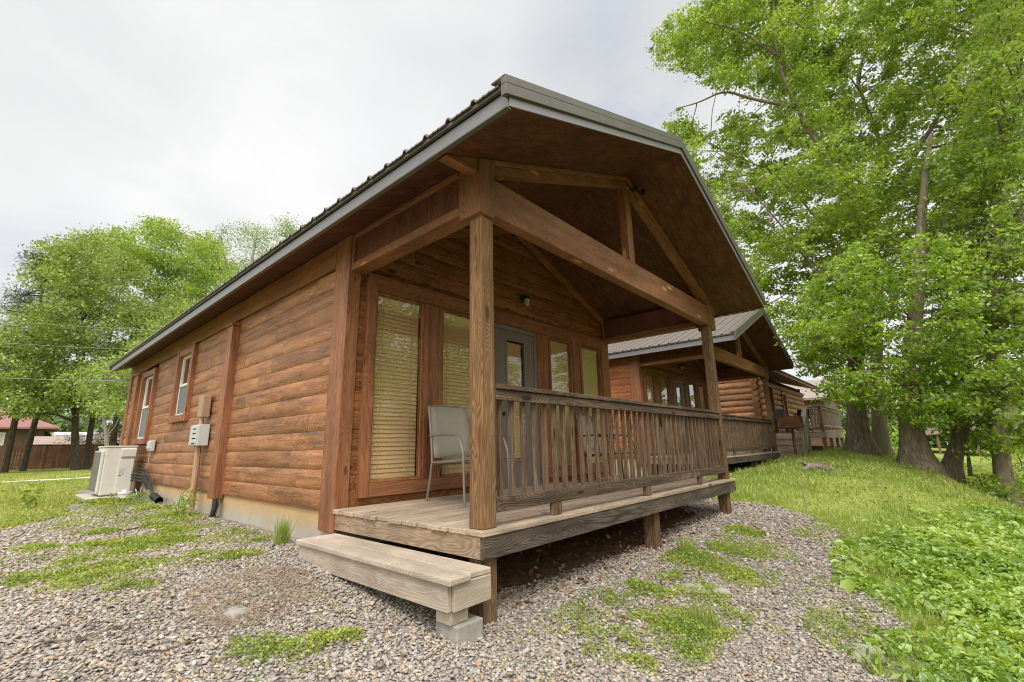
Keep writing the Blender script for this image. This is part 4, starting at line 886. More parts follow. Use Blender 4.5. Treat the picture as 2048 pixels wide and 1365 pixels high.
TREES={
'A':dict(trunk=[(17.52,-0.63,0.07),(17.52,-0.65,0.87),(17.54,-0.86,2.59),(17.57,-1.22,4.52),(17.59,-1.65,6.11),(17.6,-1.98,7.55)],
 limbs=[[(17.6,-1.98,7.55),(17.19,-1.67,9.71),(16.76,-1.16,11.2),(16.32,-0.7,13.17),(15.99,-0.41,14.97),(15.7,-0.54,16.8),(15.55,-1.02,19.23)],[(16.32,-0.68,13.07),(15.35,0.59,13.59),(14.7,1.3,14.01),(14.19,2.11,13.59),(13.74,2.9,13.48)],[(15.89,-0.43,15.35),(15.15,0.53,16.67),(14.39,1.75,17.41)],[(17.57,-1.22,4.52),(16,-0.52,5.99),(15.03,-0,7.52),(14.28,0.86,9.29)],[(17.59,-1.65,6.11),(19.04,-0.81,8.65),(19.89,0.67,12.43),(19.84,3.44,15.37)],[(17.56,-1.09,3.81),(15,-0.55,3.35),(13.91,0.07,3.45)]],
 puffs=[(15.26,-1.05,5.8,0.76),(15.17,-1.46,15.53,1.32),(15.2,0.99,12.02,0.76),(14.77,-0.21,4.95,0.98),(15.13,2.13,16.13,1),(14.56,1.11,6.35,0.77),(15.28,-1.7,10.43,0.81),(15.48,-0.95,8.04,0.88),(14.07,2.36,9.32,0.97),(15.64,-0.96,13.44,0.87),(15,1.52,8.07,1.09),(15.71,-2.28,6.86,0.73),(15.63,-0.07,20.57,1.45),(14.14,2.83,11.71,0.95),(15.11,0.09,7.22,0.95),(15.03,-0.67,3.86,0.91),(15.36,0.54,9.91,0.95),(15.31,-0.22,11.48,0.84),(14.38,0.32,17.44,0.86),(15.69,-0.18,16.6,1.37),(15.69,-1.44,19.15,1.29),(14.65,0.66,14.48,1.04),(14.86,-0.85,9.43,0.99),(15.27,-2.08,8.75,1),(15.47,-1.6,4.54,0.83),(14.42,2.02,17.52,0.84),(16.61,1.52,13.37,1.18),(16.94,-1.22,12.54,0.99),(16.4,-1.71,9.64,0.76),(16,-0.29,18.4,1.04),(16.32,0.03,21.38,1.01),(15.88,1.64,10.44,1.14),(16.99,-0.03,8.1,1.04),(16.02,-1.69,19.92,0.96),(16.5,1.48,8.81,0.97),(16.96,1.37,16.75,0.91),(16.36,-1.35,6.76,1.04),(17.15,-0.8,17.09,1.11),(16.21,0.05,10.03,1.03),(15.64,1.41,17.62,1.29),(16.36,-0.99,4.17,1.03),(15.79,3.28,11.19,0.97),(16.15,3.08,18.62,1.26),(17.19,-0.02,13.72,1.11),(15.82,0.58,4.92,0.88),(16.02,-1.62,5.21,0.86),(16.74,1.49,7.06,0.87),(16.48,-1.67,8.18,0.8),(16.16,3.36,13.77,1),(16.76,-1.59,18.36,1.39),(17.1,-0.6,15.34,0.97),(16.91,-0.27,6.01,0.87),(15.32,2.56,9.23,0.91),(16.54,0.11,3.92,0.92),(16.08,1.14,19.8,1.25),(17.28,-0.82,11.29,0.86),(18.55,-1.27,23.16,1.42),(18.61,-1.28,17.53,1.43),(18.14,0.5,7.08,1.15),(18.3,0.4,11.29,1.21),(17.27,-0.51,8.27,0.9),(17.96,1.55,14.37,0.9),(17.38,-1.89,7.74,1.12),(17.05,2.86,11.47,0.97),(16.71,3.96,15,0.86),(17.95,2.16,9.82,1.09),(17.41,0.51,15.76,0.91),(17.47,-1.46,10.67,1.15),(18.48,-1.16,6.23,0.85),(18.14,-0.23,20.61,1.41),(18.48,-0.61,13.26,1.29),(17.61,0.12,5,0.76),(18.12,1.87,7.22,1.24),(18,-1.13,4.21,1.16),(17.18,1.95,17.65,0.96),(17.39,0.88,8.33,0.86),(17.58,2.04,20.54,1.17),(18.19,-1.17,15.2,1.28),(17.27,0.34,17.65,1.17),(17.54,4.31,13.45,0.93),(17.39,1.03,21.7,1.11),(17.03,3.55,19.94,1.51),(17.56,-1.58,18.5,1.32),(18.05,0.11,3.52,0.99),(18.19,1.71,12.5,1.05),(17.88,-2.12,9.44,0.88),(19.55,-0.19,23.49,1.48),(18.52,1.59,6.15,0.76),(18.59,2.01,20.6,1.51),(19.17,-0.41,16.31,1.44),(19.05,-1.56,6.68,1.19),(18.53,3.02,10.24,1.01),(17.8,4.02,14.84,1.07),(18.62,-0.05,13.79,1.23),(19.38,2.38,14,0.92),(18.91,-0.4,5.88,1.05),(19.21,1.98,18.77,1.4),(19.74,-0.41,11.39,1.13),(18.93,0.26,18.33,1.02),(19.46,1.59,8.98,0.91),(18.65,0.74,12,0.95),(19.51,-1.76,12.36,1.25),(19.59,0.37,3.84,0.92),(19.29,-0.81,9.19,1.26),(18.7,0.19,20.65,1.11),(20.05,-1.47,22.25,1.14),(18.88,-1.34,17.42,1.13),(18.72,-1.29,24.07,1.51),(18.95,-2.08,9.83,1.1),(18.59,0.62,10.02,0.86),(19.24,-0.18,7.79,1.13),(17.91,4.04,12.14,1.23),(19.01,-1.17,4.64,1.07),(18.31,3.76,20.77,1.38),(19.36,-2.12,8.23,1.27),(19.75,-1.2,14.9,1.3),(18.96,1.58,23.04,1.58)]),
'B':dict(trunk=[(21.06,-0.95,0.07),(21.07,-1.18,2.07),(21.09,-1.59,5.1),(21.09,-1.82,7),(21,-2.29,9.52)],
 limbs=[[(21,-2.29,9.52),(20.59,-3.06,10.3),(20.15,-3.97,11.59),(19.78,-4.77,12.51),(19.4,-5.38,13.66),(19.01,-5.97,14.51),(18.71,-6.49,15.4),(18.43,-6.9,16.78)],[(21,-2.29,9.52),(21.1,-2.5,10.76),(21.59,-3.05,13.04),(22.1,-2.71,16.12),(22.3,-2.69,17.37),(22.57,-3.71,19.43),(22.7,-4.72,20.35),(22.79,-5.68,22.1)],[(21,-1.96,7.82),(19.58,-1.57,9.69),(18.97,-1.25,11.61),(18.57,-1.2,13.3)],[(20.15,-3.97,11.59),(19.47,-4.79,11.04),(18.97,-5.57,11.17)]],
 puffs=[(19.12,-5.03,12.63,1.27),(18.68,-5.43,19.61,1.44),(18.64,-2.5,16.37,1.22),(19.09,-3.54,13.47,1.17),(18.34,-4.71,17.71,1.34),(18.14,-1.56,13.35,0.93),(18.63,-2.84,6.39,0.73),(18.34,-6.49,14.19,0.91),(18.1,-3.08,10.33,1.17),(19.29,-4.44,10.58,0.89),(18.11,-5.31,15.23,1.13),(18.07,-7.17,17.32,0.86),(18.45,-4.2,15.69,1.02),(18,-6.15,16.53,1.15),(18.7,-4.01,7.71,1.13),(18.76,-2.48,9.27,0.86),(18.94,-6.03,12.75,1.16),(19.15,-1.36,11.81,1.24),(18.47,-3.27,17.58,0.97),(18.83,-5.41,10.84,0.96),(18.74,-1.54,7.89,0.88),(18.79,-4.88,8.79,1.13),(19.43,-2.56,12.67,0.98),(18.63,-6.48,19.1,1.12),(19.58,-4.21,17.51,1.39),(19.07,-7.04,15.93,1.38),(20.15,-5.06,9.37,1.15),(20.5,-5.75,19.42,1.48),(19.79,-5.47,11.26,1.05),(20.23,-4.12,8.5,0.77),(20.34,-3.18,16.99,1.23),(19.53,-1.61,16.38,1.14),(19.47,-3.15,11.36,0.76),(20.03,-2.43,9.55,1.23),(20.28,-6.14,13.57,1.06),(20.33,-3.63,6.85,0.77),(20.17,-3.83,13.73,1.16),(19.32,-7.28,18.25,1.3),(20.01,-4.87,14.19,1.07),(20.07,-1.62,12.66,0.86),(19.91,-1.94,7.17,0.87),(20.35,-2.22,14.77,0.89),(20.68,-4.16,10.6,1.29),(20.44,-5.24,21.52,1.3),(19.2,-6.59,14.65,0.94),(20.05,-5.49,16.22,0.91),(19.89,-4.02,19.98,1.2),(19.61,-6.53,19.89,1.06),(20.81,-1.16,10.88,0.96),(20.98,-3.24,6.78,1.08),(20.9,-5.04,17.91,1.22),(22.04,-3.15,11.12,1.25),(21.84,-5.97,22.03,1.08),(21.06,-3.68,20.69,1.58),(21.54,-1.28,10.21,1.11),(21.81,-3.75,15.17,0.89),(21.88,-6.13,13.44,0.92),(20.86,-3.34,12.71,1.12),(21.58,-6.28,15.92,1.45),(20.71,-6.42,17.57,1.44),(21.62,-2.32,8.67,1.12),(22.16,-1.51,13.16,0.92),(21.83,-1.81,17.92,1.07),(20.73,-4.94,9.88,1.1),(21.5,-2.04,15.34,0.96),(21.14,-6.97,20.22,1),(21.61,-5.08,15.6,1.37),(21.89,-4.55,8.02,1.23),(22.18,-3.07,19.69,1.08),(20.87,-7.16,15.83,1.39),(21.38,-3.87,9.31,1.09),(21.58,-5.04,12.55,1.35),(20.57,-7.36,17.9,1.22),(21.17,-4.09,17.01,0.96),(22.98,-2.86,13.2,1.12),(22.75,-2.5,16.5,1.47),(23.3,-4.72,21.13,1.6),(23.13,-6.53,22.89,1.61),(23.05,-2.03,11.23,1.07),(22.29,-3.89,16.74,1.14),(22.35,-6.27,16.3,1.19),(22.86,-6.67,19.63,1.1),(22.57,-4.82,11.17,1.35),(23.33,-2.92,20.4,1.32),(23.39,-3.34,8.86,1.24),(23.01,-5.21,14.85,1.1),(23.26,-3.53,11.29,0.93),(22.93,-7.76,20.35,1.29),(23.43,-1.38,19.06,1.04),(22.79,-6.61,14.23,1.5),(23.24,-4.94,9.05,1.26),(22.27,-7.47,17.34,0.97),(23.05,-1.89,7.87,1.22),(23.04,-5.97,12.37,1.39),(23.4,-1.18,13.73,1.19),(23.34,-5.24,23.42,1.31),(23.25,-5.07,18.53,1.62),(23.25,-3.62,15.05,1.36),(22.91,-1.08,15.91,1.15)]),
'C':dict(trunk=[(14.6,-2.06,-0.26),(14.6,-2.09,0.65),(14.6,-2.16,1.33),(14.6,-2.38,2.43),(14.6,-2.67,3.69),(14.69,-2.97,4.99),(14.88,-3.3,6.66),(15.16,-3.65,8.28),(15.53,-4.03,9.67)],
 limbs=[[(14.6,-2.25,1.74),(13.4,-1.98,2.49),(12.57,-1.38,2.34),(12.12,-0.92,1.82)],[(14.6,-2.45,2.71),(13.59,-2.98,3.04),(12.99,-3.14,2.41)],[(14.6,-2.67,3.69),(13.6,-2.23,4.74),(12.97,-1.45,5.23),(12.49,-0.63,4.87)],[(14.69,-2.97,4.99),(15.06,-3.62,6.14),(15.53,-4.07,7.44)],[(14.6,-2.37,2.36),(13.2,-2.55,1.62),(12.6,-2.75,1.2)]],
 puffs=[(12.54,-3.11,5.17,0.64),(12.41,-2.82,2.7,0.53),(12.46,-1.94,2.3,0.47),(12.59,-2.3,4.59,0.56),(12.2,-3.17,1.63,0.65),(12.01,-1.2,2.1,0.72),(11.54,-0.91,3.42,0.64),(12.02,-2.25,3.16,0.48),(12.86,-2.32,1.47,0.78),(12.04,-3.4,3.2,0.55),(11.63,-1.58,4.86,0.76),(12.09,-3.41,4.12,0.78),(11.9,-0.67,4.55,0.5),(12.74,-1.59,3.92,0.81),(12.83,-3.64,2.46,0.73),(14.24,-1.36,3.63,0.8),(13.7,-2.62,2.52,0.72),(13.84,-0.85,4.48,0.79),(13.22,-0.34,3.45,0.8),(13.46,-3.64,2.97,0.74),(13.77,-3.31,5.42,0.85),(13.37,-1.81,5.68,0.62),(14,-2.52,1.31,0.77),(13.18,-2.25,4.2,0.6),(13.89,-3.14,1.98,0.79),(14.34,-1.83,2.74,0.71),(13.6,-3,3.42,0.58),(13.99,-1.08,2.04,0.78),(13.75,-3.55,4.19,0.68),(13.22,-1.82,1.54,0.54),(14.41,-2.18,4.93,0.72),(15.26,-3.46,4.9,0.89),(14.83,-3.21,3.03,0.58),(15.4,-0.8,5.23,0.71),(14.94,-2.54,3.67,0.67),(15.45,-3.36,1.48,0.74),(15.4,-2.77,2.15,0.89),(15.14,-1.76,2.05,0.69),(15.12,-1.19,3.61,0.7),(15.3,-1.6,6.2,0.81),(15.51,-3.34,6.16,0.67),(14.27,-0.79,1.92,0.78),(14.84,-0.14,3.95,0.74),(16.1,-3.44,1.73,0.88),(16.35,-1.21,3.92,0.65),(16.05,-1.08,2.32,0.69),(16.39,-1.95,5.77,0.81),(16.32,-2.5,1.43,0.73),(16.57,-0.83,5.88,0.69),(16.09,-2.3,3.17,0.82),(16.6,-3.8,3.45,0.7),(15.8,-2.8,5.12,0.65),(16.82,-3.56,6.64,0.64),(16.56,-3,2.62,0.62),(16.46,-3.46,4.48,0.88),(16.09,-0.16,3.8,0.82)]),
'D':dict(trunk=[(15.8,-2.67,-0.47),(15.79,-2.97,0.28),(15.89,-3.13,0.62),(15.88,-3.3,1.59),(15.96,-3.6,3.02),(16.33,-4.05,5.14),(16.98,-4.63,7.82)],
 limbs=[[(15.89,-3.13,-0.51),(15.89,-3.2,0.21),(15.88,-3.21,0.73)],[(15.96,-3.6,3.02),(15.58,-3.35,3.89),(15.29,-3.03,3.9)],[(16.33,-4.05,5.14),(16.48,-4.59,6.47),(16.62,-5.05,7.5)],[(16.98,-4.63,7.82),(17.9,-5.3,10.7),(18.84,-5.75,13.67)],[(15.88,-3.36,1.87),(15.07,-3.56,1.66),(14.55,-3.75,1.1)]],
 puffs=[(14.24,-3.87,6.98,0.78),(14.87,-3.52,0.52,0.74),(14.17,-3.17,1.6,0.85),(14.54,-5.06,6.18,0.63),(14.17,-4.66,5.13,0.54),(14.96,-3.93,2.51,0.83),(14.21,-4.34,8.07,0.8),(15.01,-3.88,4.85,0.7),(14.49,-4.57,3.24,0.83),(15.11,-3.21,3.36,0.62),(14.23,-5.36,7.87,0.84),(14.98,-4,6.02,0.74),(14.51,-4.9,7.25,0.72),(14.8,-4.21,1.57,0.85),(14.9,-3.98,3.74,0.65),(14.58,-4.84,4.2,0.87),(15.61,-5.3,8.91,0.91),(16.04,-4.58,3.12,0.93),(16.08,-4.92,6.83,0.69),(15.92,-4.83,4.5,0.89),(15.23,-3.1,1.75,0.58),(15.2,-3.59,3.61,0.62),(16,-4.17,7.87,0.62),(16.04,-4.18,1.85,0.71),(15.5,-5.12,5.55,0.62),(15.33,-3.74,5.29,0.82),(15.24,-3.5,0.87,0.74),(15.36,-5.17,7.62,0.81),(16.19,-3.95,6.74,0.67),(15.47,-4.39,8.84,0.96),(15.88,-3.73,2.62,0.95),(16.51,-5.14,9.71,1.09),(17.15,-4.5,2.36,0.7),(16.69,-5.64,8.59,0.93),(16.79,-5.56,6.71,0.68),(16.93,-4.83,7.77,0.94),(16.56,-5.23,5.47,0.7),(16.19,-4.97,4.21,0.74),(16.28,-4.23,5.45,1),(17.39,-4.16,0.88,0.83),(16.94,-3.56,4.1,0.93),(16.93,-3.48,2.54,0.82),(16.38,-3.25,1.27,0.96),(16.75,-4.33,3.72,0.81),(17.21,-4.13,7.15,0.94),(16.77,-4.31,8.96,0.88),(18.2,-4.8,3.5,1.06),(17.61,-4.62,7.36,0.9),(17.58,-5.05,4.54,0.98),(17.61,-3.07,3.26,0.94),(17.56,-4.49,2.04,0.87),(17.97,-3.77,0.69,1),(17.91,-4.17,4.67,0.96),(17.51,-4.3,9.04,0.83),(18.38,-5.41,6.79,0.97),(17.4,-5.36,8.5,1.01),(17.24,-5.53,9.69,1.08),(18.32,-3.52,2.14,0.7),(17.67,-3.92,6.25,1.02),(17.57,-4.69,5.65,1.06)]),
'E':dict(trunk=[(15.06,-3.65,-0.87),(15.05,-3.74,-0.03),(15.05,-3.79,0.7),(15.04,-3.9,1.49),(15.12,-4.1,2.82),(15.49,-4.47,4.8),(16.01,-5.1,7.22)],
 limbs=[[(16.01,-5.1,7.22),(16.49,-5.88,9.58),(16.97,-6.55,12.15),(17.41,-7.3,15.04)],[(15.49,-4.47,4.8),(16.46,-4.71,7.07),(17.42,-5.14,9.58),(18.3,-5.95,12.54)],[(15.12,-4.1,2.82),(14.78,-4.51,3.5),(14.43,-4.82,3.9)],[(15.04,-3.9,1.49),(14.51,-4.21,1.94),(14.2,-4.31,1.53)]],
 puffs=[(13.1,-4.86,6.15,0.56),(13.32,-5.11,7.71,0.57),(12.75,-4.47,4.96,0.71),(12.45,-5.54,9.67,0.79),(12.52,-4.13,1.88,0.61),(13.45,-5.64,11.45,0.66),(13.09,-4.41,3.6,0.71),(13.36,-5.94,12.52,0.75),(12.81,-4.11,0.92,0.66),(13.16,-5.59,8.8,0.74),(12.76,-5.6,13.39,0.78),(13.58,-5.18,9.88,0.89),(13.1,-6.43,12.73,0.86),(14.53,-5.47,8.29,0.67),(14.61,-4.78,5.05,0.59),(14.62,-5.91,11.46,1.06),(13.85,-6.26,11.57,0.84),(14.92,-4.5,3.66,0.65),(13.85,-5.15,6.19,0.66),(14.31,-5.36,9.99,0.97),(13.53,-5.85,13.91,1.02),(14.44,-5.74,13.23,0.74),(14.22,-4.26,1.63,0.56),(14.3,-5.94,9.4,0.88),(14.07,-4.84,7.32,0.78),(14.44,-6.58,13.27,0.71),(14.02,-4.58,2.53,0.58),(14.95,-6.24,12.82,0.78),(15.33,-5.97,10.45,1.07),(15.42,-5.61,8.39,0.94),(15.09,-4.44,2.32,0.62),(15.09,-4.63,3.9,0.68),(15.19,-5.42,6.29,0.97),(15.51,-6.81,15.12,1.15),(16.03,-5.15,7.89,0.66),(15.33,-4.45,1.19,0.92),(15.33,-5.98,11.93,0.91),(15.11,-4.99,4.94,0.82),(15.96,-5.43,9.89,0.93),(14.8,-5.96,14.27,1.02),(16.11,-4.83,6.24,0.74),(15.85,-6.14,9.52,0.77),(17.22,-5.03,2.93,1.03),(16.57,-6.37,13.96,0.96),(16.21,-5.48,8.21,0.99),(16.24,-5.73,10.27,1.1),(16.81,-6.56,12.4,0.83),(17.22,-5.13,6.12,0.78),(16.33,-5.55,6.98,1.02),(16.22,-5.25,4.54,0.93),(16.65,-6.38,15.7,0.83),(15.93,-6.99,14.27,1.18),(16.46,-4.49,1.05,0.97),(16.49,-4.63,3.92,0.61),(16.77,-5.79,12.08,0.75),(17.17,-6.24,9.48,0.97)]),
'M':dict(trunk=[(1.2,34.4,-0.2),(0.92,34.42,1.43),(0.76,34.44,2.57),(0.67,34.44,3.72)],
 limbs=[[(0.76,34.44,2.57),(0.22,34.08,3.95),(-0.53,33.52,5.25),(-1.67,32.56,6.09)],[(0.67,34.44,3.72),(0.7,34.44,6.11),(0.26,34.48,8.51),(-0.41,34.52,10.9)],[(0.71,34.44,3.43),(1.42,33.37,4.85),(2.19,32.77,6.98),(2.92,32.67,8.67)],[(0.78,34.43,2.42),(-0.31,33.11,2.87),(-1.16,32.35,2.61)],[(0.26,34.48,8.51),(1.28,35.39,11.24),(1.73,35.35,13.45)]],
 puffs=[(-0.39,32.47,9.92,1.4),(2.51,32.48,6.55,0.9),(3.42,30.87,7.01,1.06),(-2.49,31.44,6.18,1.01),(0.9,31.2,7.55,0.93),(0.94,31.78,9.54,1.45),(-0.91,32.19,11.66,1.46),(-3.05,31.94,4.12,0.91),(0.24,30.53,4.33,1.33),(0.48,31.29,11.3,1.12),(2.32,31.8,8.39,1.45),(1.15,31.53,5.48,1.18),(-4.32,31.95,4.58,0.87),(5.14,30.92,9.37,1.32),(-1.44,32.61,4.9,1.25),(-1.97,30.77,9.93,0.9),(-1.76,31.2,7.72,1.16),(-1.83,30.88,3.26,1.04),(-3.51,32.3,5.64,1.19),(-0.52,32.48,5.91,1.32),(3.59,32.23,8.97,1.4),(-0.92,31.37,8.29,1.07),(1.38,30.57,3.78,0.94),(2.43,30.31,4.07,1.36),(-2.51,30.86,4.85,1.1),(-0.07,31.11,12.56,0.94),(-0.54,31.96,3.74,0.99),(-0.29,31.88,7.12,1.27),(-1.58,31.7,6.45,1),(-0.8,34.9,6.14,0.97),(2.85,32.82,4.54,0.96),(2.76,33.1,6.89,0.97),(2.35,32.67,9.07,1.4),(-0.11,33.31,12.9,1.3),(0.47,34.05,11.07,1.46),(-3.94,32.92,5.6,1.3),(-1.91,34.61,6.89,1.06),(0.3,33.93,7.19,1.39),(-1.3,33.29,3.35,1.24),(3.62,32.99,8.4,1.34),(-3.21,34.99,6.38,1.55),(0.08,35.12,9.29,1.53),(0.95,33.8,3.75,1.26),(-0.23,34.03,4.36,1.21),(-1.45,34.46,5.02,1.04),(-1.76,34.45,8.48,1.02),(1.35,34.35,12.49,1.37),(1.29,33.67,9.3,1.38),(1.47,32.88,6.15,1.26),(-1.07,34.54,10.84,1.3),(-3.03,33.68,3.93,1.37),(4.92,34.09,10.29,1.44),(0.72,33.34,5.28,1.15),(-1.18,32.96,12.13,1.17),(-4.41,33.74,4.24,1.3),(-2.17,33.14,4.02,0.91),(-0.88,33.94,7.52,0.98),(1.87,34.09,4.55,1.2),(-1.17,35.4,12.46,1.31),(-1.36,35.39,5.08,1.26),(0.4,35.88,4.23,1.47),(-0.37,35.31,10.25,1.51),(0.34,36.31,5.92,1.6),(0.28,36.98,14.43,1.13),(1.93,36.53,4.28,1.38),(1.58,35.89,11.3,1.44),(4.63,34.69,10.31,1.34),(-1.68,36.96,7.27,1.17),(2.36,36.95,7.25,1.4),(-4.17,35.78,5.92,1.23),(0.99,36.16,7.88,1.15),(-2.68,37.5,5.81,1.6),(-3.55,37.38,6.95,1.4),(-0.72,35.26,8.05,1.33),(-2.1,35.57,4.29,1.06),(3.28,37.02,10.33,1.59),(3.01,35.07,5.51,1.33),(1.83,35.74,9.19,1.56),(-1.69,36.92,9.18,1.23),(-0.81,35.4,3.73,1.42),(-1.65,36.09,11.09,1.16),(-3,35.57,3.94,0.95),(4.98,36.02,8.7,1.55),(3.76,35.69,7.39,1.04),(0.18,36.58,12.48,1.29),(-3.93,36.14,4.27,1.43),(1.94,35.29,12.78,1.33),(-2.7,36.13,7.32,1.35)]),
'N':dict(trunk=[(2,37.83,-0.12),(1.89,37.84,1.5),(1.87,37.85,3.09),(1.79,37.85,4.72)],
 limbs=[[(1.79,37.85,4.72),(2.05,38.33,7.51),(2.25,38.81,10.5),(2.22,39.32,14.42)],[(1.79,37.85,4.72),(3.12,38.2,8.36),(4.52,39,12.2),(5.68,38.79,15.32)],[(3.12,38.2,8.36),(3.95,40.1,13.54),(3.95,40.1,16.02)],[(4.52,39,12.2),(6.8,38.55,13.89),(7.99,38.27,14.99)]],
 puffs=[(7.19,37.55,10.43,1.21),(6.94,36.29,13.92,1.4),(3.82,37.38,8.72,1),(4.18,37.66,12.42,1.02),(5.39,36.43,14.55,0.99),(1.97,37.48,15.09,1.45),(7.62,36.17,11.9,0.97),(5.03,37.36,10.63,1.16),(4.4,37.56,16.56,1.62),(3.77,38.35,14.9,1.43),(5.55,36.41,12.44,1.16),(6.72,36.85,16.24,1.19),(6.18,36.39,8.38,1.43),(2.63,38.35,13.43,1.16),(5.09,37.05,7.45,1.04),(1.58,39.54,16.16,1.15),(5.9,39.58,9.44,1.42),(6.68,39.47,16.79,1.39),(4.43,39.71,8.9,1.31),(3.66,38.69,14.64,1.48),(3.63,38.94,17.15,1.58),(4.46,38.64,12.55,1.35),(7.68,38.66,11.02,1.15),(6.54,38.39,13.11,1.09),(7.79,38.73,15.05,1.65),(5.44,38.79,14.54,1.39),(2.35,39.74,14.59,1.12),(6.08,39.16,11.38,1.59),(5.5,39.51,7.49,1.47),(7.52,39.46,9.16,1.36),(8.4,38.27,12.88,1.02),(5.29,41.19,7.95,1.69),(8.77,40.24,13.33,1.42),(5.34,41.67,11.74,1.57),(7.22,40.71,17.6,1.76),(5.51,41.36,16.18,1.52),(1.95,41.68,16.16,1.74),(8.43,40.81,10.02,1.7),(3.73,41.99,15.81,1.47),(8.37,39.53,15.96,1.65),(6.68,41.32,12.99,1.48),(4.52,41.85,18.44,1.42),(6.72,39.91,14.7,1.61),(5,40.98,13.95,1.61),(6.02,40.14,9.56,1.39),(2.38,41.89,14.17,1.52),(3.71,41.16,8.2,1.68)]),
'L':dict(trunk=[(1.51,27.32,0.64),(1.36,27.33,1.5),(1.09,27.37,2.69)],
 limbs=[[(1.09,27.37,2.69),(0.73,27.41,3.16),(0.35,27.44,3.38)],[(1.36,27.33,1.5),(1.43,27.32,1.73),(1.55,27.51,2.47),(1.68,27.8,3.5)],[(1.36,27.33,1.5),(1.52,27.31,1.64),(1.63,27.1,1.97),(1.77,26.88,2.69)],[(1.09,27.37,2.69),(1.03,27.88,3.84)]],
 puffs=[(2.8,26.26,6.95,0.87),(2.8,26.57,5.57,0.69),(0.6,27.29,3.77,0.56),(1.89,26.41,5.65,0.77),(1.92,27.13,3,0.74),(1.83,26.97,4.25,0.88),(1.06,26.57,4.68,0.73),(2.53,26.9,4.66,0.78),(0.95,26.41,2.86,0.88),(2.44,27.94,4.98,0.84),(3.11,27.86,6.74,0.85),(1.39,27.76,3.18,0.86),(2.14,27.39,6,0.56),(0.62,28.38,4.06,0.9),(1.01,27.72,4.96,0.58),(2.22,28.09,2.93,0.65),(2.18,27.74,3.9,0.66),(3.28,28.02,5.67,0.78),(3.38,28.17,6.12,0.8),(2.09,28.92,5.03,0.73),(0.62,29.08,3.99,0.6),(1.01,28.82,4.73,0.86),(2.09,28.36,3.36,0.93),(1.41,29.13,3.26,0.77),(2.36,28.66,6.43,0.69),(2.87,28.25,5.16,0.77),(3.2,28.45,7.23,0.75)]),
'S':dict(trunk=[(12.79,45.21,0.73),(11.91,45.48,10.03),(11.84,45.5,15.01)],
 limbs=[[(11.84,45.5,15.01),(10.26,45.94,18.84),(9.61,46.11,21.32)],[(11.84,45.5,15.01),(12.58,45.27,20.43),(12.56,45.28,23.18)],[(11.84,45.5,15.01),(14.78,44.53,19.79),(15.37,44.31,23.59)],[(11.68,45.55,12.46),(9.3,46.18,16.58),(8.23,46.43,19.39)]],
 puffs=[(16.34,40.95,18.88,1.2),(12.36,42.18,18.33,1.03),(10.24,43.55,14.88,1.08),(9.11,43.81,18.78,1.13),(10.83,43.24,21.03,1.43),(16.53,42,21.85,1.2),(8.84,43.65,13.17,1.32),(12.78,42.72,14.16,1.47),(12.58,42.37,21.04,1.15),(14.24,41.56,16.4,1.2),(10.77,42.89,16.96,1.33),(8.54,44.23,16.14,1.43),(10.82,42.13,12.38,0.92),(14.7,42.63,19.39,1.09),(14.26,41.96,22.64,1.23),(14.3,43.29,15.32,1.05),(9.45,44.64,17.83,1.01),(14.33,43.66,22.53,1.58),(10.14,44.74,14.03,1.08),(12.3,44.09,14.75,1.46),(9.62,44.68,21.11,1.04),(18.1,43.1,20.89,1.29),(13.43,43.8,18.64,1),(8.81,46.12,16.23,1.17),(15.57,43.41,18.19,1.35),(11.59,44.82,17.88,1.32),(12.45,45.42,21.19,1.47),(16.7,42.42,23.08,0.98),(8.53,45.52,13.79,1.15),(17.85,45.23,22.3,1.62),(12.65,47.93,15.6,1.01),(10.3,46.73,20.77,1.06),(12.42,46.76,19.94,1.29),(14.59,46.63,21.36,1.65),(9.11,48.02,19.29,1.01),(13.66,47.82,17.95,1.64),(15.82,45.06,23.64,1.03),(17.11,45.38,18.55,1.52),(9.61,47.49,14.23,1.38),(10.44,46.9,17.22,0.98),(12.55,46.46,22.91,1.09),(15.14,46.07,16.08,1.01),(8.66,47.51,16.69,1.17)]),
}

T=TREES
tree('leaning oak with pale limbs reaching left over the roofs, by the log deck',T['A'],.30,.15,M['leafA'],M['bark'],900,.138,name='oak_tree',group='large trees on the creek bank',tw=.135,mt=30)
tree('tall oak with bare forked upper limbs, trunk close behind the leaning oak',T['B'],.26,.15,M['leafA'],M['bark'],700,.14,name='oak_tree',group='large trees on the creek bank',tw=.135,mt=30,flare=1.5)
tree('stout flared trunk in the middle of the bank with bright low hanging leaves',T['C'],.28,.05,M['leafC'],M['bark'],1000,.115,name='oak_tree',group='large trees on the creek bank',tw=.12,mt=30,flare=1.9)
tree('tree with a split leaning base in deep shade down the creek bank',T['D'],.20,.12,M['leafD'],M['bark'],760,.12,name='oak_tree',group='large trees on the creek bank',tw=.125,mt=30,flare=1.6)
tree('rightmost bank tree with a dark straight trunk and thin bare upper limbs',T['E'],.18,.1,M['leafD'],M['bark'],520,.125,name='oak_tree',group='large trees on the creek bank',tw=.135,mt=30,flare=1.5)
tree('broad maple with drooping layered foliage before the board fence',T['M'],.2,.14,M['leafM'],M['barkd'],520,.165,name='maple_tree',group='trees behind the nearest cabin',tw=.22,mt=16,flare=1.25,up=.9)
tree('high domed maple with open gaps in its crown, trunk behind the first maple',T['N'],.18,.12,M['leafA'],M['barkd'],620,.165,name='maple_tree',group='trees behind the nearest cabin',tw=.26,mt=16,flare=1.2)
tree('small pale barked tree with several stems by the rear corner of the cabin',T['L'],.09,.06,M['leafM'],M['barkp'],560,.14,name='young_tree',group='trees behind the nearest cabin',flare=1.1)
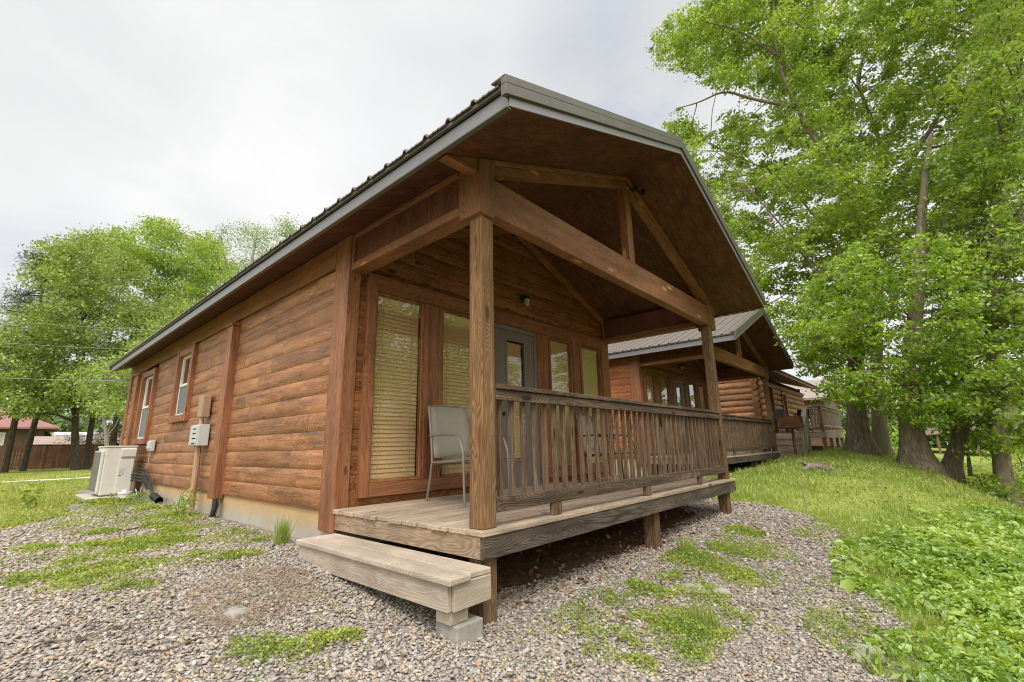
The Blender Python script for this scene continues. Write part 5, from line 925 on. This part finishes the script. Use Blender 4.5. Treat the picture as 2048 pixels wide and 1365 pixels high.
tree('airy pale leaved tree rising behind the nearest cabin roof',T['S'],.40,.2,M['leafL'],M['barkp'],340,.16,name='cottonwood_tree',group='trees behind the nearest cabin',tw=.36)
def pine(label,x,y,h,r,lean=0.0,bare=.4):
    z=g1(x,y); t=thing('pine_tree',label,'tree',(x,y,z),'pines by the board fence'); pts=[(lean*h*k/6*.1,0,h*k/6) for k in range(7)]
    m=MB(); m.tube(pts,[r*(1-.8*k/6) for k in range(7)],12); m.build('trunk',M['barkd'],t,smooth=60)
    br=MB(); C=[]
    for k in range(46):
        f=RNG.uniform(bare,1); hh=h*f; L=(1.02-f)*h*.34*RNG.uniform(.6,1.2)+.5; a=RNG.uniform(0,2*PI); e=np.array([math.cos(a)*L+lean*hh*.1,math.sin(a)*L,hh-.12*L+RNG.uniform(-.2,.3)]); s0=np.array([lean*hh*.1,0,hh])
        br.tube([tuple(s0),tuple((s0+e)/2+np.array([0,0,.15])),tuple(e)],[.05,.035,.012],5,False)
        for q in range(9): C.append((*(s0+(e-s0)*RNG.uniform(.35,1.05)+RNG.normal(size=3)*.22),.5))
    br.build('branches',M['barkd'],t,smooth=None)
    P,s=clump_leaves(C,90,.32,.22,9,.7,RNG); V,F=leaf_quads(P,s,.2,.10); np_mesh('crown',V,F,M['needle'],t)
pine('pine with a straight dark trunk at the left end of the board fence',-1.55,36.5,13.5,.17,-.05,.28)
pine('leaning pine trunk second from the left before the board fence',-.75,39.0,14.5,.17,.35,.30)
pine('grey green pine behind the fence, seen between the maple trunks',4.2,46,10,.28,.0,.15)
pine('tall grey pine beyond the red roofed house',-7,70,17,.4,.0,.3)
# trees across the creek (mirrored in the porch glass)
def simple_tree(x,y,h,w,n,label,leaf):
    z=g1(x,y); pf=[]; 
    for _ in range(n):
        d=norm(RNG.normal(size=(1,3)))[0]*RNG.random()**.4; pf.append((x+d[0]*w,y+d[1]*w,z+h*.58+d[2]*h*.38,w*.36*RNG.uniform(.7,1.2)))
    data=dict(trunk=[(x,y,z),(x+.1,y,z+h*.2),(x,y+.1,z+h*.42)],limbs=[[(x,y+.1,z+h*.42),(x+w*.3*math.cos(a),y+w*.3*math.sin(a),z+h*.62),(x+w*.5*math.cos(a),y+w*.5*math.sin(a),z+h*.85)] for a in (0,2,4)],puffs=pf)
    tree(label,data,.32,.2,leaf,M['bark'],160,.24,name='creek_tree',group='trees across the creek',twigs=1,tw=.32)
for i,(x,y,h,w) in enumerate(((-2,-13,12,4.2),(6,-14,14,4.4),(12.5,-14.5,14,4.4),(18.5,-15.5,13,4.4))):
    simple_tree(x,y,h,w,26,['green tree across the creek, farthest upstream','tall green tree across the creek facing the porch','green tree across the creek opposite the deck corner','green tree across the creek, farthest downstream'][i],M['leafA'])
# far woods: one mass
def woods():
    pf=[]
    def row(x0,y0,x1,y1,n,h,r):
        for i in range(n):
            t=RNG.random(); x=x0+(x1-x0)*t+RNG.normal()*2; y=y0+(y1-y0)*t+RNG.normal()*2; hh=h*RNG.uniform(.45,1.1)
            for k in range(4): pf.append((x+RNG.normal()*r*.4,y+RNG.normal()*r*.4,-1+hh*(k+.5)/4,r*RNG.uniform(.6,1.0)))
    row(-45,88,60,82,60,9,3.0); row(20,70,75,40,40,11,3.2); row(72,40,70,-20,60,9,3.2); row(70,-20,40,-45,40,8,3.0); row(-40,-34,60,-40,50,9,3.2); row(2,62,16,58,16,6,2.2); row(30,22,44,26,14,8,2.2)
    C,s=clump_leaves(pf,44,.62,.5,9,.8,RNG); V,F=leaf_quads(C,s,.4,.6); tag(np_mesh('woods',V,F,M['woods']),kind='stuff')
woods()
def bushes(name,label,pts,leaf,per,size,kind=None):
    t=thing(name,label,'bush',(pts[0][0],pts[0][1],g1(*pts[0][:2])))
    pf=[(x,y,g1(x,y)+r*.7,r) for x,y,r in pts]; C,s=clump_leaves(pf,per,size,.14,9,.8,RNG); V,F=leaf_quads(C,s,.6,.6); o=np_mesh('foliage',V,F,leaf,t); o.location=-t.location
    m=MB()
    for x,y,z,r in pf: m.tube([(x,y,z-r),(x+.05,y,z-r*.3),(x+.1*r,y+.1*r,z+r*.2)],[.03,.02,.008],5)
    o=m.build('stem',M['barkd'],t,smooth=None); o.location=-t.location
bushes('shade_bush','dark leafy undergrowth bush between the split tree and the straight trunk',[(15.0,-3.3,.55),(15.9,-3.5,.6),(14.2,-3.6,.5)],M['leafD'],900,.11)
bushes('yellow_bush','yellow green shrub in the gap between the two flared trunks',[(33,.3,1.2),(34,-.4,1.4),(35,1,1.2)],M['leafC'],260,.2)
bushes('creek_bush','green undergrowth along the creek below the rightmost tree',[(17,-6.5,.8),(19,-7.5,1.0),(21,-7,1.0),(15,-7,.8),(23,-6,1.1),(18.5,-5.2,.6),(17.2,-4.6,.7),(20.5,-5.0,.9),(25,-6.5,1.3),(22,-4.6,.8),(27,-5.2,1.2),(19.5,-4.2,.6)],M['leafD'],500,.13)
# grass blades
CX,CY=-2.4,-2.43
def view_ok(x,y,m=10):
    a=np.degrees(np.arctan2(x-CX,y-CY)); return (a>0-m)&(a<97+m)
def blades(name,x,y,h,w,mat,lean=.35,z=None):
    n=len(x); z=ground(x,y) if z is None else z; a=RNG.random(n)*2*PI; b=RNG.random(n)*2*PI; L=RNG.random(n)*lean*h
    B=np.stack([x,y,z-.01],1); S=np.stack([np.cos(a)*w*.5,np.sin(a)*w*.5,np.zeros(n)],1); Tp=B+np.stack([np.cos(b)*L,np.sin(b)*L,h],1); Md=B+(Tp-B)*.55+np.stack([0*L,0*L,.10*h],1)
    V=np.stack([B-S,B+S,Md+S*.8,Tp,Md-S*.8],1).reshape(-1,3); k=np.arange(n,dtype=np.int32)*5
    F=np.stack([k,k+1,k+2,k+4],1); F2=np.stack([k+4,k+2,k+3,k+3],1)
    me=bpy.data.meshes.new(name); me.vertices.add(len(V)); me.vertices.foreach_set('co',V.astype(np.float32).ravel())
    li=np.concatenate([F,F2[:,:3]],1).ravel(); ls=np.empty((n,2),np.int32); ls[:,0]=np.arange(n)*7; ls[:,1]=np.arange(n)*7+4
    me.loops.add(n*7); me.loops.foreach_set('vertex_index',li.astype(np.int32)); me.polygons.add(n*2); me.polygons.foreach_set('loop_start',ls.ravel()); me.update(calc_edges=True); me.materials.append(mat)
    o=bpy.data.objects.new(name,me); COL.objects.link(o); tag(o,kind='stuff'); return o
def scatter(n,x0,x1,y0,y1,d0,pw=1.6):
    x=RNG.uniform(x0,x1,n); y=RNG.uniform(y0,y1,n); d=np.hypot(x-CX,y-CY); k=(RNG.random(n)<np.minimum(1,(d0/d)**pw))&view_ok(x,y); return x[k],y[k]
inhouse=lambda x,y:((x>-.05)&(x<5.5)&(y>-.1)&(y<13.9))|((x>9.6)&(x<15.1)&(y>1.4)&(y<16))|((x>17.9)&(x<27)&(y>.4))
x,y=scatter(600000,.8,26,-5.5,4,7.5)
g=grav_amt(x,y); iv=poly_sd(x,y,IVY); soil=poly_sd(x,y,SOIL); mul=poly_sd(x,y,[(8.6,-1.0),(10,-1.2),(10.2,-2.0),(8.4,-1.7)]); tx=fbm(x,y,.8,5)
k=(g<.30+.4*RNG.random(len(x)))&((iv<.05+.4*RNG.random(len(x)))|(RNG.random(len(x))<.3))&(soil<-.1)&~inhouse(x,y)&((mul<-.2)|(RNG.random(len(x))<.6))&(RNG.random(len(x))<.45+.9*tx)&(y>-4.6)
x,y,tx=x[k],y[k],tx[k]; d=np.hypot(x-CX,y-CY)
h=(.03+.07*RNG.random(len(x))**2)*(.4+1.1*tx)*(1+.7*(fbm(x,y,2.2,8)>.6)); blades('grass',x,y,h,np.clip(.0014*d,.006,.03)*RNG.uniform(.7,1.3,len(x)),M['grassb'],.9)
x,y=scatter(420000,-7,1.5,5,34,11,1.3); g=grav_amt(x,y); k=(g<.40)&~inhouse(x,y)&((y<20.4)|(y>22.9)); x,y=x[k],y[k]; d=np.hypot(x-CX,y-CY)
blades('lawn_grass',x,y,(.025+.05*RNG.random(len(x)))*(.7+.8*fbm(x,y,.7,6)),np.clip(.0016*d,.008,.03),M['lawnb'],.9)
def tuft(x0,y0,n,r,h,label,mat='grassb',name='grass_tuft'):
    a=RNG.random(n)*2*PI; q=r*np.sqrt(RNG.random(n))*.5; x=x0+q*np.cos(a); y=y0+q*np.sin(a)
    o=blades(name,x,y,h*RNG.uniform(.5,1,n),np.full(n,.006),M[mat],.55); o['kind']='thing'; tag(o,label,'grass tuft')
tuft(-.27,2.62,150,.12,.34,'tall green grass tuft against the concrete foundation left of the step')
tuft(1.35,-.95,160,.22,.20,'bright grass tuft among low weeds in front of the porch')
tuft(2.9,-.25,170,.20,.22,'grass tuft with yellow flowers near the middle deck post')
tuft(-.95,7.3,60,.25,.16,'short grass tuft on the gravel before the heat pump')
# weeds in the gravel
WZ=[([(1.0,-.05),(2.9,-.0),(3.8,-.45),(4.6,-.5),(4.2,-.9),(2.9,-1.0),(1.9,-1.15),(.9,-1.2),(.2,-1.1),(.2,-.75),(.8,-.4)],7000),([(-.15,2.6),(-.15,9),(-1.1,9),(-1.6,6),(-1.9,4.6),(-2.2,2.4),(-1.5,2.3)],3800),([(1.6,-1.8),(2.7,-1.7),(3.7,-1.5),(5.4,-1.2),(6.2,-.8),(6.6,-1.6),(5.6,-2.0),(4,-2.1),(2.8,-2.4),(1.6,-2.5)],6500)]
def weed_mass():
    Cs=[];Sz=[]
    for px,py,r in PATCH:
        n=int(13000*r*r*PI); a=RNG.random(n)*2*PI; q=r*np.sqrt(RNG.random(n))*(.75+.5*vnoise(np.cos(a)*2+px,np.sin(a)*2+py,1.7,4)); x=px+q*np.cos(a); y=py+q*np.sin(a)
        keep=(RNG.random(len(x))<np.clip((fbm(x,y,5.5,31)+.34*(1-q/r)-.42)*3.2,0,1)**1.5)&~inhouse(x,y); x,y,q=x[keep],y[keep],q[keep]
        z=ground(x,y)+.008+.055*RNG.random(len(x))*np.clip(1.15-q/r,.15,1); Cs.append(np.stack([x,y,z],1)); dd=math.hypot(px-CX,py-CY); Sz.append(RNG.uniform(.011,.024,len(x))*max(1,dd/6))
    for poly,dn in WZ:
        xs=[p[0] for p in poly]; ys=[p[1] for p in poly]; n=int(dn*(max(xs)-min(xs))*(max(ys)-min(ys))); x=RNG.uniform(min(xs),max(xs),n); y=RNG.uniform(min(ys),max(ys),n)
        f=fbm(x,y,1.9,51)*.6+fbm(x,y,6.5,53)*.4+.25*np.clip(poly_sd(x,y,poly),-.5,.15); k=(RNG.random(len(x))<np.clip((f-.44)*4.5,0,1)**1.6)&~inhouse(x,y); x,y,f=x[k],y[k],f[k]
        Cs.append(np.stack([x,y,ground(x,y)+.006+.05*RNG.random(len(x))*np.clip((f-.5)*6,.2,1)],1)); Sz.append(RNG.uniform(.011,.024,len(x)))
    # stragglers
    n=9000; x=RNG.uniform(-3,6.5,n); y=RNG.uniform(-2.4,7,n); k=(fbm(x,y,1.2,41)>.56)&(grav_amt(x,y)>.3)&~inhouse(x,y)&(poly_sd(x,y,SOIL)<0); x,y=x[k],y[k]
    for _ in range(4):
        xx=x+RNG.normal(size=len(x))*.02; yy=y+RNG.normal(size=len(x))*.02; Cs.append(np.stack([xx,yy,ground(xx,yy)+.01+.03*RNG.random(len(x))],1)); Sz.append(RNG.uniform(.010,.02,len(x)))
    C=np.concatenate(Cs); V,F=leaf_quads(C,np.concatenate(Sz),1.3,.75); tag(np_mesh('low_weeds',V,F,M['weed']),kind='stuff')
weed_mass()
def groundcover():
    n=150000; x=RNG.uniform(1.2,12,n); y=RNG.uniform(-5.2,-1.4,n); sd=poly_sd(x,y,IVY); d=np.hypot(x-CX,y-CY)
    k=(RNG.random(n)<np.clip((sd-.0+1.5*(fbm(x,y,1.5,14)-.5))*3+.15,0,1))&(RNG.random(n)<np.minimum(1,(5.2/d)**1.1))&view_ok(x,y,14); x,y,sd,d=x[k],y[k],sd[k],d[k]
    top=.03+.30*fbm(x,y,1.9,17)**1.6*np.clip(.25+sd*1.3,.12,1); z=ground(x,y)+top*RNG.random(len(x))**.45
    C=np.stack([x,y,z],1); s=RNG.lognormal(math.log(.044),.42,len(x))*np.clip(d/6,.85,1.4)
    n=len(C); nm=norm(RNG.normal(size=(n,3))*.55+np.array([-.15,.1,1])); t=norm(np.cross(nm,RNG.normal(size=(n,3)))); b=np.cross(nm,t); s=s[:,None]
    P=lambda u,v,w:C+t*s*u+b*s*v+nm*s*w
    V=np.stack([P(-.5,0,0),P(-.2,.27,.07),P(.2,.24,.06),P(.5,0,-.08),P(.2,-.24,.06),P(-.2,-.27,.07)],1).reshape(-1,3); k=np.arange(n,dtype=np.int32)*6
    F=np.concatenate([np.stack([k,k+1,k+2,k+3],1),np.stack([k,k+3,k+4,k+5],1)]); tag(np_mesh('groundcover',V,F,M['ivy']),kind='stuff')
groundcover()
def plant(name,label,x,y,h,n,leaf,lsize,stem='weed',spread=.12,mat=None):
    z=g1(x,y); t=thing(name,label,'plant',(x,y,z)); m=MB(); C=[]
    for k in range(n):
        a=RNG.random()*2*PI; hh=h*RNG.uniform(.6,1) if n>1 else h; e=np.array([math.cos(a)*spread,math.sin(a)*spread,hh])*(1 if n>1 else np.array([.3,.3,1])); m.tube([(0,0,-.03),tuple(e*.5+RNG.normal(size=3)*.01),tuple(e)],[.006,.005,.002],5,False)
        if n<=5: m.build('stem',M[mat or 'weed'],t,smooth=None); m=MB()
        for q in range(int(12*hh/.4)+8): f=RNG.uniform(.25,1.0); C.append(e*f+RNG.normal(size=3)*np.array([.05,.05,.03])*(1.2-.5*f))
    (m.build('stem',M[mat or 'weed'],t,smooth=None) if m.v else 0); C=np.array(C); V,F=leaf_quads(C,RNG.uniform(.6,1.3,len(C))*lsize,.8,.32); np_mesh('foliage',V,F,M[leaf],t)
plant('tall_weed','tall leafy weed standing alone on the lawn at far left',-1.8,8.9,.62,3,'weed',.15,spread=.14)
plant('sapling','thin bare stemmed seedling on the grass beyond the gravel',5.65,-.95,.62,1,'leafA',.05,spread=.02,mat='straw')
plant('leafy_weed','bright green weed spilling from the foundation by the conduit',-.38,6.0,.42,9,'ivy',.07,spread=.26)
plant('leafy_weed','yellow green weed sprig in the gravel left of the black cables',-.55,5.1,.30,4,'weed',.06,spread=.12)
plant('leafy_weed','fern like weed growing beside the black drain pipe',-.3,9.0,.25,6,'leafC',.06,spread=.2)
plant('leafy_weed','weed clump along the foundation under the refrigerant hoses',-.45,9.6,.15,8,'weed',.06,spread=.30)
plant('leafy_weed','low leafy sprout by the near edge of the groundcover beside the dark rock',1.6,-1.95,.20,5,'ivy',.075,spread=.15)
plant('leafy_weed','dark leafy plant growing in the shade under the porch deck',3.9,.9,.26,9,'leafD',.07,spread=.3)
# straw, litter, twigs
def straw():
    n=1500; a=RNG.random(n)*2*PI; q=np.sqrt(RNG.random(n)); x=-.98+.42*q*np.cos(a)+.12*np.sin(a); y=1.25+.5*q*np.sin(a); keep=(x<-.47); x,y=x[keep],y[keep]
    m=RNG.random(500); x=np.r_[x,RNG.uniform(-2,-.6,500)]; y=np.r_[y,RNG.uniform(.3,2.6,500)]
    C=np.stack([x,y,ground(x,y)+.018+.015*RNG.random(len(x))],1); V,F=leaf_quads(C,RNG.uniform(.07,.22,len(x)),3.0,.016); tag(np_mesh('dry_straw',V,F,M['straw']),kind='stuff')
straw()
def litter():
    n=1500; x=RNG.uniform(-.0,6.2,n); y=RNG.uniform(-1.2,1.6,n); k=(poly_sd(x,y,SOIL)>-.25)|(RNG.random(n)<.05); x,y=x[k],y[k]
    n2=110; x=np.r_[x,RNG.uniform(8.2,10.4,n2)]; y=np.r_[y,RNG.uniform(-2.1,-.9,n2)]
    C=np.stack([x,y,ground(x,y)+.02],1); V,F=leaf_quads(C,RNG.uniform(.03,.085,len(x)),1.2,.55); tag(np_mesh('leaf_litter',V,F,M['litter']),kind='stuff')
litter()
def sticks():
    for i,(pts,r,lab) in enumerate((([(-2.05,1.35),(-1.9,1.25),(-1.7,1.28),(-1.55,1.2)],.006,'long thin dead twig lying on the gravel at bottom left'),([(-1.15,5.0),(-.95,5.15),(-.72,5.2)],.008,'short dead stick on the gravel between weed patches'),([(-1.75,.9),(-1.6,.78),(-1.45,.8),(-1.3,.7)],.005,'thin curved twig on the gravel near the weed mat'))):
        P=[(x,y,g1(x,y)+.028) for x,y in pts]; tag(MB().tube(P,[r,r,r*.8,r*.5][:len(P)],6).build('twig',M['driftwood'],None,smooth=60),lab,'twig')
sticks()
# crushed stone: every stone a small faceted solid
def gravel():
    def samp(n,x0,x1,y0,y1): return RNG.uniform(x0,x1,n),RNG.uniform(y0,y1,n)
    x,y=samp(640000,-4.5,7.0,-3.4,8.5); d=np.hypot(x-CX,y-CY); dens=np.clip((4.2/d)**1.4,.06,1)*1.0
    sd=poly_sd(x,y,SOIL); pa=patch_amt(x,y); k=(RNG.random(len(x))<dens)&view_ok(x,y,14)&(d>1.0)&(grav_amt(x,y)>.40+.25*RNG.random(len(x)))&(sd<.03+.12*RNG.random(len(x)))&~((x>.02)&(x<5.45)&(y>2.05))&~((x>-.08)&(y>2.12)&(x<6))&(pa<.25+.75*RNG.random(len(x)))
    x,y,d=x[k],y[k],d[k]; n=len(x); r=np.clip(RNG.lognormal(math.log(.0094),.33,n),.005,.023)*np.clip((d/4.5)**.5,1,1.5)
    ph=(1+5**.5)/2; I=norm(np.array([(-1,ph,0),(1,ph,0),(-1,-ph,0),(1,-ph,0),(0,-1,ph),(0,1,ph),(0,-1,-ph),(0,1,-ph),(ph,0,-1),(ph,0,1),(-ph,0,-1),(-ph,0,1)],float))
    IF=np.array([(0,11,5),(0,5,1),(0,1,7),(0,7,10),(0,10,11),(1,5,9),(5,11,4),(11,10,2),(10,7,6),(7,1,8),(3,9,4),(3,4,2),(3,2,6),(3,6,8),(3,8,9),(4,9,5),(2,4,11),(6,2,10),(8,6,7),(9,8,1)],np.int32)
    V=I[None]*RNG.uniform(.62,1.2,(n,12,1)); sc=np.stack([RNG.uniform(1.0,1.65,n),RNG.uniform(.75,1.1,n),RNG.uniform(.35,.65,n)],1)*r[:,None]; V=V*sc[:,None,:]
    a=RNG.random(n)*2*PI; b=RNG.normal(size=n)*.35; c,s=np.cos(b),np.sin(b); Vx=V[...,0]*c[:,None]+V[...,2]*s[:,None]; Vz=-V[...,0]*s[:,None]+V[...,2]*c[:,None]; c,s=np.cos(a),np.sin(a)
    P=np.stack([Vx*c[:,None]-V[...,1]*s[:,None]+x[:,None],Vx*s[:,None]+V[...,1]*c[:,None]+y[:,None],Vz+(ground(x,y)+r*RNG.uniform(.15,.95,n))[:,None]],-1).reshape(-1,3)
    F=(IF[None]+(np.arange(n,dtype=np.int32)*12)[:,None,None]).reshape(-1,3); tag(np_mesh('gravel',P,F,M['stone']),kind='stuff'); print('stones',n)
gravel()
# ---------------------------------------------------------------- sky, sun, camera
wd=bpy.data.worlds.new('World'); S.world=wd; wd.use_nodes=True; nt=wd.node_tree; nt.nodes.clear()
class WT_(NT):
    def __init__(s,t): s.t=t
w=WT_(nt); out=w.n('ShaderNodeOutputWorld'); SE,SR=math.radians(52),math.radians(232)
sky=w.n('ShaderNodeTexSky',sky_type='NISHITA'); sky.sun_disc=False; sky.sun_elevation=SE; sky.sun_rotation=SR; sky.air_density=1.2; sky.dust_density=2.0
dirv=w.n('ShaderNodeTexCoord').outputs['Generated']; sep=w.n('ShaderNodeSeparateXYZ',{0:dirv}); z=w.math('ADD',w.math('MAXIMUM',sep.outputs[2],0.0),.28)
pl=w.n('ShaderNodeCombineXYZ',{0:w.math('DIVIDE',sep.outputs[0],z),1:w.math('DIVIDE',sep.outputs[1],z),2:.37}).outputs[0]
n1=w.noise(pl,1.05,7,.55,.5); n2=w.noise(pl,.55,4,.5,.2); n3=w.noise(w.vmath('ADD',pl,(5.2,1.3,0)),2.6,8,.6,.4)
f=w.math('ADD',w.math('MULTIPLY',n1,.55),w.math('ADD',w.math('MULTIPLY',n2,.45),w.math('MULTIPLY',w.math('SUBTRACT',n3,.27),.42)))
cl=w.ramp(f,[(.40,(.53,.535,.545)),(.54,(.65,.655,.66)),(.65,(.705,.707,.71)),(.76,(.77,.77,.77))])
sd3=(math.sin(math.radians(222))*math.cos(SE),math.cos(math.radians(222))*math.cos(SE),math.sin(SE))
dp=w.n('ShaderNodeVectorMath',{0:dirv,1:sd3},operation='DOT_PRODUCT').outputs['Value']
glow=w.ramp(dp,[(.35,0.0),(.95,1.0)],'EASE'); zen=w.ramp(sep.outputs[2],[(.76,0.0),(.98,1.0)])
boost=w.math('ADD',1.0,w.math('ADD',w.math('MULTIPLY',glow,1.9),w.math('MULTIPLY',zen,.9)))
gap=w.ramp(n3,[(.60,0.0),(.74,.35)]); right=w.ramp(sep.outputs[0],[(.35,0.0),(.62,1.0)]); gap=w.math('MULTIPLY',gap,right)
for dd,amt in (((0.6346,0.3373,0.6954),0.45),((0.6981,0.3257,0.6377),0.55),((0.4813,0.6283,0.6112),0.3),((-0.0176,0.9637,0.2664),0.35)):
    dpp=w.n('ShaderNodeVectorMath',{0:dirv,1:dd},operation='DOT_PRODUCT').outputs['Value']; lob=w.math('MULTIPLY',w.ramp(dpp,[(.982,0.0),(.999,1.0)]),w.ramp(n3,[(.42,0.0),(.62,amt)])); gap=w.math('MAXIMUM',gap,lob)
skc=w.mix(1.0,sky.outputs[0],(.105,.105,.105),'MULTIPLY')
skc=w.mix(.5,skc,(.50,.57,.66))
col=w.mix(gap,cl,skc)
hz=w.ramp(sep.outputs[2],[(.0,1.0),(.22,0.0)]); col=w.mix(w.math('MULTIPLY',hz,.5),col,(.70,.71,.72))
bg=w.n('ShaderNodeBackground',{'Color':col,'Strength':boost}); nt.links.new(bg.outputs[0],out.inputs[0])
sl=bpy.data.lights.new('sun','SUN'); sl.energy=1.5; sl.angle=math.radians(14); sl.color=(1,.955,.88); so=bpy.data.objects.new('sun',sl); COL.objects.link(so)
az=math.radians(222); dv=Vector((math.sin(az)*math.cos(SE),math.cos(az)*math.cos(SE),math.sin(SE))); so.rotation_euler=dv.to_track_quat('Z','Y').to_euler(); so.location=dv*40
sky.sun_rotation=az
cd=bpy.data.cameras.new('camera'); cd.sensor_width=36; cd.lens=16.043; cd.clip_start=.05; cd.clip_end=2000; co=bpy.data.objects.new('camera',cd); COL.objects.link(co); S.camera=co
Fv=Vector((0.73014072,0.6456532,0.22366598)); Rv=Vector((0.66578231,-0.7458697,-0.02030538)); Uv=Vector((-0.15371545,-0.16373864,0.97445432))
mt=Matrix((Rv,Uv,-Fv)).transposed().to_4x4(); mt.translation=Vector((-2.39823528,-2.42944795,.57480935)); co.matrix_world=mt
S.view_settings.view_transform='Standard'; S.view_settings.look='None'; S.view_settings.gamma=1; S.view_settings.exposure=0.36
S.render.engine='CYCLES'; S.cycles.max_bounces=8; S.cycles.diffuse_bounces=3; S.cycles.transparent_max_bounces=12; S.cycles.use_denoising=True; S.cycles.filter_width=1.1; S.cycles.denoising_prefilter='ACCURATE'
